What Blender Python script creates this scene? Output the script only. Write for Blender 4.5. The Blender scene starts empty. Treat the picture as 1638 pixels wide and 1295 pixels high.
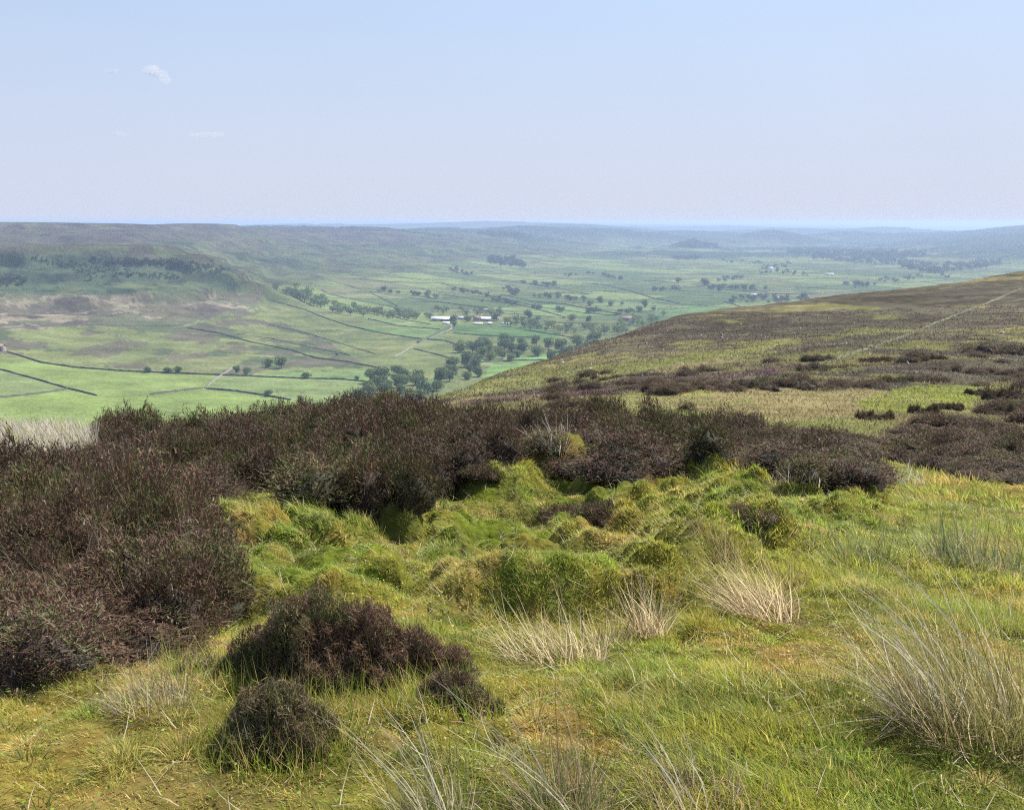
import bpy, math, random
import numpy as np

random.seed(7)
rng = np.random.default_rng(7)
SC = bpy.context.scene
COL = SC.collection
R_ = math.radians

# ------------------------------------------------------------------ camera
F_PX, CX, CY, HORIZON = 1756.0, 819.0, 647.5, 355.0
PITCH = math.atan((CY - HORIZON) / F_PX)
cP, sP = math.cos(PITCH), math.sin(PITCH)


def ray(px, py):
    u = (np.asarray(px, float) - CX) / F_PX
    v = (CY - np.asarray(py, float)) / F_PX
    return u, cP + v * sP, -sP + v * cP


def az_slope(px, py):
    x, y, z = ray(px, py)
    return np.arctan2(x, y), z / np.hypot(x, y)


def project(x, y, z):
    f = y * cP - z * sP
    f = np.where(f < 1e-6, 1e-6, f)
    up = y * sP + z * cP
    return CX + F_PX * x / f, CY - F_PX * up / f


cam_d = bpy.data.cameras.new('camera')
cam = bpy.data.objects.new('camera', cam_d)
COL.objects.link(cam)
cam.location = (0, 0, 0)
cam.rotation_euler = (R_(90) - PITCH, 0, 0)
cam_d.sensor_fit = 'HORIZONTAL'
cam_d.sensor_width = 36
cam_d.lens = 36 * F_PX / 1638.0
cam_d.clip_start = 0.05
cam_d.clip_end = 200000
SC.camera = cam

# ------------------------------------------------------------------ noise


def _hash(ix, iy, seed):
    h = (ix.astype(np.int64) * 374761393 + iy.astype(np.int64) * 668265263 + seed * 974711) & 0xFFFFFFFF
    h = ((h ^ (h >> 13)) * 1274126177) & 0xFFFFFFFF
    h = ((h ^ (h >> 16)) * 2246822519) & 0xFFFFFFFF
    h ^= h >> 15
    return h.astype(np.float64) / 4294967295.0


def vnoise(x, y, seed=0):
    x = np.asarray(x, float); y = np.asarray(y, float)
    ix = np.floor(x); iy = np.floor(y)
    fx = x - ix; fy = y - iy
    fx = fx * fx * fx * (fx * (fx * 6 - 15) + 10)
    fy = fy * fy * fy * (fy * (fy * 6 - 15) + 10)
    a = _hash(ix, iy, seed); b = _hash(ix + 1, iy, seed)
    c = _hash(ix, iy + 1, seed); d = _hash(ix + 1, iy + 1, seed)
    return (a * (1 - fx) + b * fx) * (1 - fy) + (c * (1 - fx) + d * fx) * fy


def fbm(x, y, oct=4, seed=0, gain=0.5):
    s = 0; a = 1; t = 0
    for i in range(oct):
        c, n = math.cos(0.6 * i), math.sin(0.6 * i)
        s = s + a * vnoise(c * x - n * y + 17.3 * i, n * x + c * y - 9.1 * i, seed + i)
        t += a; a *= gain
        x = x * 2.03; y = y * 2.03
    return s / t          # 0..1


def worley(x, y, seed=0):
    ix = np.floor(x); iy = np.floor(y)
    best = np.full(np.shape(x), 9.0)
    for dx in (-1, 0, 1):
        for dy in (-1, 0, 1):
            jx = ix + dx; jy = iy + dy
            qx = jx + _hash(jx, jy, seed); qy = jy + _hash(jx, jy, seed + 55)
            best = np.minimum(best, (qx - x) ** 2 + (qy - y) ** 2)
    return np.sqrt(best)


def sstep(a, b, x):
    t = np.clip((np.asarray(x, float) - a) / (b - a), 0, 1)
    return t * t * (3 - 2 * t)


def inpoly(px, py, poly):
    px = np.asarray(px, float); py = np.asarray(py, float)
    inside = np.zeros(px.shape, bool)
    n = len(poly)
    for i in range(n):
        x1, y1 = poly[i]; x2, y2 = poly[(i + 1) % n]
        if y1 == y2:
            continue
        c = ((y1 > py) != (y2 > py)) & (px < (x2 - x1) * (py - y1) / (y2 - y1) + x1)
        inside ^= c
    return inside


def pchip(x, y, q):
    h = np.diff(x); d = np.diff(y) / h
    m = np.zeros_like(y)
    s = d[:-1] * d[1:] > 0
    w1 = 2 * h[1:] + h[:-1]; w2 = h[1:] + 2 * h[:-1]
    with np.errstate(divide='ignore', invalid='ignore'):
        mm = (w1 + w2) / (w1 / d[:-1] + w2 / d[1:])
    m[1:-1] = np.where(s, mm, 0)
    m[0] = d[0]; m[-1] = d[-1]
    i = np.clip(np.searchsorted(x, q) - 1, 0, len(x) - 2)
    t = np.clip((q - x[i]) / h[i], 0, 1)
    t2 = t * t; t3 = t2 * t
    return ((2 * t3 - 3 * t2 + 1) * y[i] + (t3 - 2 * t2 + t) * h[i] * m[i]
            + (-2 * t3 + 3 * t2) * y[i + 1] + (t3 - t2) * h[i] * m[i + 1])


# ------------------------------------------------------------------ terrain
FG_R = [0.3, 2.9, 4.0, 5.0, 6.8, 8.5, 10.5, 13.5, 16.5, 20.0, 26.0]
VA_R = [900, 1150, 1450, 1750, 2050, 2700, 3300, 4000, 5000, 6500, 9000, 14000, 22000, 35000, 60000]
# column px: (foreground z), (edge r, edge y or z, three y/z before it), (valley y or z);  > 0 picture row, < 0 metres
T = {
    -150: ([-1.65, -1.65, -1.74, -1.86, -2.10, -2.35, -2.82, -3.27, -3.52, -3.70, -4.8], (90, -24, -8, -13, -19),
           [650, 582, 515, 455, 396, 380, 352, -2, -10, -30, -60, -80, -100, -115, -130]),
    0: ([-1.65, -1.65, -1.74, -1.86, -2.10, -2.35, -2.82, -3.27, -3.52, -3.70, -4.8], (90, -24, -8, -13, -19),
        [650, 585, 522, 468, 403, 384, 355, -5, -20, -40, -70, -90, -110, -120, -130]),
    200: ([-1.65, -1.65, -1.74, -1.86, -2.10, -2.40, -2.85, -3.30, -3.70, -3.95, -4.9], (90, -24, -8, -13, -19),
          [650, 588, 530, 470, 412, 388, 359, -15, -25, -45, -70, -90, -110, -120, -130]),
    300: ([-1.65, -1.65, -1.74, -1.86, -2.15, -2.50, -2.92, -3.32, -3.72, -4.05, -4.95], (90, -24, -8, -13, -19),
          [650, 588, 533, 476, 421, 398, 369, 359, -25, -45, -70, -90, -110, -120, -130]),
    370: ([-1.65, -1.65, -1.74, -1.88, -2.22, -2.62, -2.98, -3.34, -3.72, -4.05, -4.95], (90, -24, -8, -13, -19),
          [650, 590, 537, 489, 443, 413, 384, 361, -28, -45, -70, -90, -110, -120, -130]),
    450: ([-1.65, -1.65, -1.75, -1.88, -2.3, -2.70, -3.05, -3.36, -3.7, -4.0, -4.9], (90, -22, -7.5, -12, -17.5),
          [652, 591, 545, 503, 470, 430, 403, 377, 362, -48, -70, -90, -110, -120, -130]),
    600: ([-1.65, -1.65, -1.75, -1.90, -2.45, -2.90, -3.05, -3.08, -3.32, -3.72, -4.7], (85, -14.6, -6.0, -8.6, -11.9),
          [655, 592, 546, 509, 484, 445, 419, 395, 366, -55, -90, -95, -80, -75, -110]),
    700: ([-1.65, -1.65, -1.76, -1.92, -2.50, -2.95, -3.08, -3.05, -3.36, -3.88, -4.9], (105, 632, 668, 660, 646),
          [-150, 592, 546, 510, 487, 450, 427, 403, 377, 368, -100, -95, 361.5, -65, -110]),
    800: ([-1.65, -1.65, -1.77, -1.93, -2.55, -2.97, -3.10, -3.05, -3.36, -3.90, -5.0], (150, 598, 655, 640, 619),
          [-151, 592, 546, 511, 488, 455, 434, 413, 388, 373, -112, 364, 360.5, 358.5, 357.5]),
    900: ([-1.65, -1.65, -1.77, -1.93, -2.50, -2.94, -3.08, -3.04, -3.36, -3.88, -5.0], (183, 572, 650, 627, 598),
          [-152, -152, 546, 511, 488, 456, 437, 418, 399, 384, 374, 366, 361, 359, 357.5]),
    1000: ([-1.65, -1.65, -1.77, -1.93, -2.40, -2.80, -2.98, -3.06, -3.42, -3.95, -5.0], (215, 535, 643, 608, 568),
           [-153, -153, -150, 511, 488, 456, 438, 421, 406, 393, 381, 367, 361.5, 359.5, 357.5]),
    1100: ([-1.65, -1.65, -1.77, -1.93, -2.27, -2.62, -2.95, -3.32, -3.67, -4.05, -5.0], (250, 506, 637, 595, 547),
           [-153, -153, -153, 512, 488, 456, 438, 423, 409, 396, 383, 369, 362, 360, 357.5]),
    1200: ([-1.65, -1.65, -1.77, -1.92, -2.17, -2.48, -2.85, -3.25, -3.65, -4.10, -5.0], (285, 491, 631, 582, 529),
           [-153, -153, -153, -152, 487, 456, 438, 424, 411, 398, 384, 370, 363, 360, 357.5]),
    1400: ([-1.65, -1.65, -1.77, -1.92, -2.15, -2.42, -2.75, -3.20, -3.65, -4.10, -5.05], (325, 469, 627, 568, 509),
           [-153, -153, -153, -153, -153, 457, 440, 426, 412, 398, 383, 371, 365, 361, 358]),
    1500: ([-1.65, -1.65, -1.77, -1.92, -2.15, -2.41, -2.75, -3.20, -3.65, -4.10, -5.05], (345, 457, 624, 561, 499),
           [-153, -153, -153, -153, -153, -153, 442, 428, 411, 391, 373, -160, -145, -130, -120]),
    1638: ([-1.65, -1.65, -1.77, -1.92, -2.15, -2.40, -2.75, -3.20, -3.65, -4.10, -5.1], (380, 437, 620, 550, 484),
           [-153, -153, -153, -153, -153, -158, -158, 432, 406, 379, 361, -150, -140, -130, -120]),
    1800: ([-1.65, -1.65, -1.77, -1.92, -2.15, -2.40, -2.75, -3.20, -3.65, -4.10, -5.1], (400, 412, 614, 538, 468),
           [-153, -153, -153, -153, -153, -158, -158, 432, 402, 372, 356, -150, -140, -130, -120]),
}
colaz, LR, ZZ = [], [], []
for px in sorted(T):
    fg, (er, ey, m1, m2, m3), va = T[px]
    a0 = float(az_slope(px, HORIZON)[0])

    def zof(v, r):
        if v <= 0:
            return v
        return math.tan(math.atan((CY - v) / F_PX) - PITCH) * r * math.cos(a0)   # row at this azimuth
    rs, zs = list(FG_R), list(fg)
    for fr, v in ((.12, m1), (.3, m2), (.6, m3), (1.0, ey)):
        r = 26 + (er - 26) * fr
        rs.append(r); zs.append(zof(v, r))
    ze = zs[-1]
    r2 = er * 1.35
    rs.append(r2); zs.append(ze / er * r2 - 0.05 * r2)
    r3 = 720
    rs.append(r3); zs.append(max(-150, min(-138, -150)))
    for r, v in zip(VA_R, va):
        rs.append(r); zs.append(zof(v, r))
    colaz.append(a0); LR.append(np.log(rs)); ZZ.append(zs)
colaz = np.array(colaz); LR = np.array(LR); ZZ = np.array(ZZ)

dense = np.arange(-34, 34.001, 0.072)
side = np.concatenate([np.arange(34.3, 50, .35), np.arange(51, 60, 3), np.arange(60, 181, 8.0), [180]])
side = np.unique(np.minimum(side, 180))
AZ = R_(1) * np.concatenate([-side[::-1][:-0 or None], dense, side])
AZ = AZ[1:] if abs(AZ[0] + math.pi) < 1e-9 and abs(AZ[-1] - math.pi) < 1e-9 else AZ   # closed ring


def geo(a, b, step):
    n = max(2, int(math.log(b / a) / step))
    return np.exp(np.linspace(math.log(a), math.log(b), n, endpoint=False))


RR = np.concatenate([geo(0.3, 1.5, .12), geo(1.5, 30, .0095), geo(30, 420, .011), geo(420, 820, .04),
                     geo(820, 6000, .0052), geo(6000, 16000, .009), geo(16000, 60000, .03), [60000.0]])
NA, NR = len(AZ), len(RR)
lr = np.log(RR)
Z = np.empty((NA, NR))
# knots per azimuth, feature aligned
azq = np.clip(AZ, colaz[0], colaz[-1])
K = LR.shape[1]
LRq = np.stack([pchip(colaz, LR[:, k], azq) for k in range(K)], 1)
ZZq = np.stack([pchip(colaz, ZZ[:, k], azq) for k in range(K)], 1)
w = sstep(R_(60), R_(180), np.abs(AZ))[:, None] * 0.5     # the two ends meet behind the viewer
LRq = LRq * (1 - w) + w * (LR[0] + LR[-1])[None, :] * 0.5 * 1.0 + 0 * LRq
ZZq = ZZq * (1 - w) + w * (ZZ[0] + ZZ[-1])[None, :] * 0.5
for i in range(NA):
    Z[i] = pchip(LRq[i], ZZq[i], lr)
AA = AZ[:, None]; RG = RR[None, :]
X = np.sin(AA) * RG; Y = np.cos(AA) * RG
Zbase = Z.copy()
edge_r = np.exp(LRq[:, 14])[:, None]

# relief added to the smooth form
near = 1 - sstep(22, 30, RG)
ii = RR < 40
xs, ys = X[:, ii], Y[:, ii]
PX0, PY0 = project(X, Y, Z)
bowl_poly = [(395, 1010), (330, 830), (480, 815), (560, 850), (720, 840), (740, 750), (900, 745), (1180, 760), (1430, 800), (1330, 880), (1150, 940),
             (1080, 1000), (780, 1010), (640, 990)]
def softpoly(px, py, poly, jx_, jy_, k=18):
    g = np.random.default_rng(3)
    return sum(inpoly(px + g.normal(0, jx_), py + g.normal(0, jy_), poly).astype(float) for _ in range(k)) / k


bw = sstep(.1, .9, softpoly(PX0[:, ii], PY0[:, ii], bowl_poly, 45, 16, 40))
rr = np.broadcast_to(RG[:, ii], xs.shape)
w1 = worley(xs / .40 + .4 * vnoise(xs * 2, ys * 2, 3), ys / .40, 5)
w2 = worley(xs / .19, ys / .19, 9)
hum = np.clip(1 - (w1 / .8) ** 2, 0, 1) ** .42
t = (0.045 + 0.20 * bw) * hum * (0.1 + 1.6 * vnoise(xs * 1.7, ys * 1.7, 12)) + (.035 + .085 * bw) * vnoise(xs * 2.1, ys * 2.1, 14) * 1.6 * np.clip(1 - (w2 / .8) ** 2, 0, 1) ** .6
t = t + bw * .16 * (fbm(xs / .22, ys / .22, 3, 23) - .5)
t = t + (0.2 - .1 * bw) * (fbm(xs / 2.6, ys / 2.6, 3, 21) - .5)
Z[:, ii] += t * sstep(1.0, 2.6, rr) * (1 - sstep(24, 38, rr))
# moor, 20..edge
mk = sstep(18, 40, RG) * (1 - sstep(1.0, 1.5, RG / edge_r))
Z += mk * (1.6 * (fbm(X / 45, Y / 45, 4, 31) - .5) * sstep(25, 90, RG) + 0.75 * (fbm(X / 7, Y / 7, 3, 37) - .5))
# valley sides
vk = sstep(800, 1000, RG)
hill = sstep(-146, -110, Zbase)
rough = fbm(X / 330, Y / 330, 5, 41) - .5
gul = np.abs(fbm(X / 420 + .8 * Y / 900, Y / 420, 4, 47) - .5)
Z += vk * (hill * (20 * rough - 26 * (0.16 - np.clip(gul, 0, .16))) * sstep(1100, 1700, RG) * (1 - 0.55 * sstep(2900, 3400, RG))
           + (1 - hill) * 5 * (fbm(X / 160, Y / 160, 3, 43) - .5))
Z += vk * hill * 11 * (fbm(X / 75, Y / 75, 4, 44) - .5) * (1 - sstep(2800, 3300, RG))
# benches and scarps along the valley sides, and the crag edge at the left
tq = (Zbase + 16 * rough * 2) / 24.0
fq = tq - np.floor(tq)
Z += vk * hill * 11 * (sstep(.38, .62, fq) - fq) * sstep(1200, 1600, RG) * (1 - sstep(4500, 5500, RG))
Z += sstep(15000, 20000, RG) * 75 * (fbm(X / 7000, Y / 9000, 4, 53, .55) - .42)
rc = 1900 + 140 * (fbm(X / 160, Y * 0, 3, 61) - .5) + 40 * (fbm(X / 40, Y * 0, 2, 62) - .5)
lf = 1 - sstep(-430, -330, X + 0 * RG)
Z += 17 * lf * sstep(0, 22, RG - rc) * (1 - sstep(60, 420, RG - rc))
# rolling ground far off
fk = sstep(5200, 9000, RG)
Z += fk * 46 * (fbm(X / 2300, Y / 1700, 4, 51) - .5) * (1 - .5 * sstep(16000, 40000, RG)) - fk * 4


BF = np.zeros((NA, NR))


def bump(px, r, h, sx, sr):
    a = float(az_slope(px, HORIZON)[0])
    global Z, BF
    da = (AA - a) * RG
    e_ = h * np.exp(-(da / sx) ** 2 - ((RG - r) / sr) ** 2)
    Z = Z + e_; BF = np.maximum(BF, e_ / h)


for px, r, h, sx, sr in ((1110, 5900, 40, 130, 300), (880, 6900, 52, 420, 330), (1010, 7300, 62, 560, 340), (1235, 7600, 70, 330, 360), (1120, 8400, 66, 700, 420), (1360, 8600, 58, 480, 380),
                         (960, 9800, 66, 1200, 500), (1250, 10800, 66, 900, 500), (1430, 11500, 58, 700, 600), (700, 12500, 66, 2600, 700), (1150, 14500, 72, 2200, 800), (760, 30000, 70, 5000, 3000)):
    bump(px, r, h * (1.25 if r < 13000 else 1), sx, sr * .85)
Z = np.where(Z > 0, 1.2 * (1 - np.exp(-np.maximum(Z, 0) / 1.2)), Z)      # nothing stands higher than the viewer


def height(x, y):
    x = np.asarray(x, float); y = np.asarray(y, float)
    a = np.arctan2(x, y); r = np.hypot(x, y)
    i = np.clip(np.searchsorted(AZ, a) - 1, 0, NA - 2)
    j = np.clip(np.searchsorted(RR, r) - 1, 0, NR - 2)
    fa = np.clip((a - AZ[i]) / (AZ[i + 1] - AZ[i]), 0, 1)
    fr = np.clip((r - RR[j]) / (RR[j + 1] - RR[j]), 0, 1)
    return (Z[i, j] * (1 - fa) + Z[i + 1, j] * fa) * (1 - fr) + (Z[i, j + 1] * (1 - fa) + Z[i + 1, j + 1] * fa) * fr


def hit(px, py, rmin=600.0, rmax=59000.0):
    """Where a line of sight meets the ground beyond rmin; None when it clears everything."""
    a, s = az_slope(px, py)
    a = float(a); s = float(s)
    i = int(np.clip(np.searchsorted(AZ, a) - 1, 0, NA - 2))
    fa = (a - AZ[i]) / (AZ[i + 1] - AZ[i])
    prof = Z[i] * (1 - fa) + Z[i + 1] * fa
    d = prof - s * RR
    ok = np.nonzero((d >= 0) & (RR >= rmin) & (RR <= rmax))[0]
    if not len(ok):
        return None
    j = ok[0]
    r = RR[j]
    if j > 0 and d[j - 1] < 0:
        r = RR[j - 1] + (RR[j] - RR[j - 1]) * (-d[j - 1]) / (d[j] - d[j - 1])
    x, y = math.sin(a) * r, math.cos(a) * r
    return x, y, float(height(x, y))


# ------------------------------------------------------------------ mesh helpers


def new_mesh(name, verts, loops, starts, col=None, smooth=False):
    me = bpy.data.meshes.new(name)
    verts = np.ascontiguousarray(verts, np.float32).reshape(-1, 3)
    me.vertices.add(len(verts)); me.vertices.foreach_set('co', verts.ravel())
    loops = np.ascontiguousarray(loops, np.int32)
    me.loops.add(len(loops)); me.loops.foreach_set('vertex_index', loops)
    starts = np.ascontiguousarray(starts, np.int32)
    me.polygons.add(len(starts)); me.polygons.foreach_set('loop_start', starts)
    if smooth:
        me.polygons.foreach_set('use_smooth', np.ones(len(starts), bool))
    me.update(calc_edges=True)
    if col is not None:
        ca = me.color_attributes.new('Col', 'FLOAT_COLOR', 'POINT')
        c = np.ones((len(verts), 4), np.float32); c[:, :3] = np.clip(col, 0, 1)
        ca.data.foreach_set('color', c.ravel())
    return me


def link(name, me, mat, parent=None, **props):
    o = bpy.data.objects.new(name, me)
    COL.objects.link(o)
    if mat is not None and not me.materials:
        me.materials.append(mat)
    if parent is not None:
        o.parent = parent
    for k, v in props.items():
        o[k] = v
    return o


def empty(name, loc, rz=0.0, **props):
    o = bpy.data.objects.new(name, None)
    COL.objects.link(o)
    o.location = loc; o.rotation_euler = (0, 0, rz); o.empty_display_size = .2
    for k, v in props.items():
        o[k] = v
    return o


class Soup:
    """Vertices, faces and vertex colours gathered for one mesh."""

    def __init__(s):
        s.v, s.l, s.st, s.c, s.nv, s.nl = [], [], [], [], 0, 0

    def add(s, v, l, st, c):
        v = np.asarray(v).reshape(-1, 3)
        s.v.append(v); s.l.append(np.asarray(l) + s.nv); s.st.append(np.asarray(st) + s.nl)
        c = np.asarray(c)
        s.c.append(np.broadcast_to(c, (len(v), 3)) if c.ndim == 1 else c)
        s.nv += len(v); s.nl += len(l)

    def box(s, cx, cy, cz, sx, sy, sz, c):
        p = np.array([(x, y, z) for z in (-.5, .5) for x, y in ((-.5, -.5), (.5, -.5), (.5, .5), (-.5, .5))]) * (sx, sy, sz) + (cx, cy, cz)
        f = [0, 3, 2, 1, 4, 5, 6, 7, 0, 1, 5, 4, 1, 2, 6, 5, 2, 3, 7, 6, 3, 0, 4, 7]
        s.add(p, f, np.arange(6) * 4, np.array(c))

    def mesh(s, name, smooth=False):
        return new_mesh(name, np.concatenate(s.v), np.concatenate(s.l), np.concatenate(s.st), np.concatenate(s.c), smooth)


def strips(P, D, L, W, bend, side_ang, col, seg=2, tipcol=None, taper=0.75):
    """Blades: roots P, rise direction D, length, width, sideways bend vector, face angle."""
    n = len(P)
    s = np.linspace(0, 1, seg + 1)
    sv = np.stack([np.cos(side_ang), np.sin(side_ang), np.zeros(n)], 1)
    V = np.empty((n, 2 * seg + 1, 3)); C = np.empty((n, 2 * seg + 1, 3))
    if tipcol is None:
        tipcol = col
    for k in range(seg + 1):
        c = P + D * (L * s[k])[:, None] + bend * (L * s[k] ** 2)[:, None]
        cc = col * (1 - s[k]) + tipcol * s[k]
        if k < seg:
            ww = (W * .5 * (1 - taper * s[k]))[:, None]
            V[:, 2 * k] = c - sv * ww; V[:, 2 * k + 1] = c + sv * ww
            C[:, 2 * k] = cc; C[:, 2 * k + 1] = cc
        else:
            V[:, 2 * k] = c; C[:, 2 * k] = cc
    pat, st, o = [], [], 0
    for k in range(seg):
        st.append(len(pat))
        if k < seg - 1:
            pat += [2 * k, 2 * k + 1, 2 * k + 3, 2 * k + 2]
        else:
            pat += [2 * k, 2 * k + 1, 2 * k + 2]
    nvb = 2 * seg + 1
    loops = (np.array(pat)[None] + np.arange(n)[:, None] * nvb).ravel()
    starts = (np.array(st)[None] + np.arange(n)[:, None] * len(pat)).ravel()
    return V.reshape(-1, 3), loops, starts, C.reshape(-1, 3)


# ------------------------------------------------------------------ materials
def base_mat(name):
    m = bpy.data.materials.new(name); m.use_nodes = True
    nt = m.node_tree; nt.nodes.clear()
    out = nt.nodes.new('ShaderNodeOutputMaterial')
    return m, nt, out


def N(nt, typ, **kw):
    n = nt.nodes.new(typ)
    for k, v in kw.items():
        setattr(n, k, v)
    return n


def noise(nt, scale, detail=4, rough=.6, vec=None):
    n = N(nt, 'ShaderNodeTexNoise')
    n.inputs['Scale'].default_value = scale; n.inputs['Detail'].default_value = detail; n.inputs['Roughness'].default_value = rough
    if vec is not None:
        nt.links.new(vec, n.inputs['Vector'])
    return n


def veg_mat(name, transl=.35, rough=.6, spec=.25, var=.35, nscale=6.0, object_space=False):
    m, nt, out = base_mat(name)
    at = N(nt, 'ShaderNodeAttribute', attribute_name='Col')
    tc = N(nt, 'ShaderNodeTexCoord')
    nz = noise(nt, nscale, 3, .6, tc.outputs['Object'])
    mr = N(nt, 'ShaderNodeMapRange')
    mr.inputs[1].default_value = .25; mr.inputs[2].default_value = .75
    mr.inputs[3].default_value = 1 - var; mr.inputs[4].default_value = 1 + var
    nt.links.new(nz.outputs['Fac'], mr.inputs[0])
    mx = N(nt, 'ShaderNodeMix', data_type='RGBA', blend_type='MULTIPLY')
    mx.inputs[0].default_value = 1
    nt.links.new(at.outputs['Color'], mx.inputs[6]); nt.links.new(mr.outputs[0], mx.inputs[7])
    pb = N(nt, 'ShaderNodeBsdfPrincipled')
    pb.inputs['Roughness'].default_value = rough; pb.inputs['Specular IOR Level'].default_value = spec
    nt.links.new(mx.outputs[2], pb.inputs['Base Color'])
    last = pb.outputs[0]
    if transl > 0:
        tr = N(nt, 'ShaderNodeBsdfTranslucent')
        nt.links.new(mx.outputs[2], tr.inputs['Color'])
        ms = N(nt, 'ShaderNodeMixShader'); ms.inputs[0].default_value = transl
        nt.links.new(pb.outputs[0], ms.inputs[1]); nt.links.new(tr.outputs[0], ms.inputs[2])
        last = ms.outputs[0]
    nt.links.new(last, out.inputs['Surface'])
    return m


def plain_mat(name, col, var=.25, scale=.6, rough=.8, bump=0.0, spec=.2):
    m, nt, out = base_mat(name)
    tc = N(nt, 'ShaderNodeTexCoord')
    nz = noise(nt, scale, 6, .65, tc.outputs['Object'])
    cr = N(nt, 'ShaderNodeValToRGB')
    c = np.array(col)
    cr.color_ramp.elements[0].position = .25; cr.color_ramp.elements[1].position = .75
    cr.color_ramp.elements[0].color = (*np.clip(c * (1 - var), 0, 1), 1)
    cr.color_ramp.elements[1].color = (*np.clip(c * (1 + var), 0, 1), 1)
    nt.links.new(nz.outputs['Fac'], cr.inputs[0])
    pb = N(nt, 'ShaderNodeBsdfPrincipled')
    pb.inputs['Roughness'].default_value = rough; pb.inputs['Specular IOR Level'].default_value = spec
    nt.links.new(cr.outputs[0], pb.inputs['Base Color'])
    if bump:
        b = N(nt, 'ShaderNodeBump'); b.inputs['Strength'].default_value = bump; b.inputs['Distance'].default_value = .2
        nt.links.new(nz.outputs['Fac'], b.inputs['Height']); nt.links.new(b.outputs[0], pb.inputs['Normal'])
    nt.links.new(pb.outputs[0], out.inputs['Surface'])
    return m


def ground_mat():
    m, nt, out = base_mat('ground')
    at = N(nt, 'ShaderNodeAttribute', attribute_name='Col')
    geo_ = N(nt, 'ShaderNodeNewGeometry')
    big = noise(nt, .02, 6, .68, geo_.outputs['Position'])
    mid = noise(nt, .35, 6, .7, geo_.outputs['Position'])
    fine = noise(nt, 9.0, 5, .7, geo_.outputs['Position'])
    prev = at.outputs['Color']
    for nz, lo, hi in ((big, .62, 1.4), (mid, .64, 1.4), (fine, .7, 1.3)):
        mr = N(nt, 'ShaderNodeMapRange')
        mr.inputs[1].default_value = .3; mr.inputs[2].default_value = .7; mr.inputs[3].default_value = lo; mr.inputs[4].default_value = hi
        nt.links.new(nz.outputs['Fac'], mr.inputs[0])
        mx = N(nt, 'ShaderNodeMix', data_type='RGBA', blend_type='MULTIPLY'); mx.inputs[0].default_value = 1
        nt.links.new(prev, mx.inputs[6]); nt.links.new(mr.outputs[0], mx.inputs[7])
        prev = mx.outputs[2]
    d = N(nt, 'ShaderNodeBsdfDiffuse'); d.inputs['Roughness'].default_value = .5
    nt.links.new(prev, d.inputs['Color'])
    b = N(nt, 'ShaderNodeBump'); b.inputs['Strength'].default_value = .5; b.inputs['Distance'].default_value = .9
    nt.links.new(mid.outputs['Fac'], b.inputs['Height'])
    nt.links.new(b.outputs[0], d.inputs['Normal'])
    nt.links.new(d.outputs[0], out.inputs['Surface'])
    return m


# ------------------------------------------------------------------ ground cover map (albedo of each place)
PX, PY = project(X, Y, Z)
C = np.zeros((NA, NR, 3))


def mixc(c, mask):
    global C
    C += (np.array(c) - C) * np.asarray(mask)[..., None]


n30 = fbm(X / 30, Y / 30, 4, 101); n120 = fbm(X / 120, Y / 120, 5, 103); n400 = fbm(X / 400, Y / 400, 5, 107)
n1500 = fbm(X / 1500, Y / 1500, 4, 109); n8 = fbm(X / 8, Y / 8, 4, 113); n2 = fbm(X / 2, Y / 2, 3, 117)
jx = (fbm(X / 25, Y / 25, 3, 119) - .5); jy = (fbm(X / 25, Y / 25, 3, 123) - .5)

PAL = {k: np.array(v) * (1.45, 1.38, .95) for k, v in dict(green=(.155, .222, .038), yellow=(.25, .275, .055), straw=(.44, .35, .19), orange=(.36, .235, .085),
                                       olive=(.10, .135, .035), grey=(.23, .26, .14), lush=(.15, .275, .03)).items()}


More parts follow.
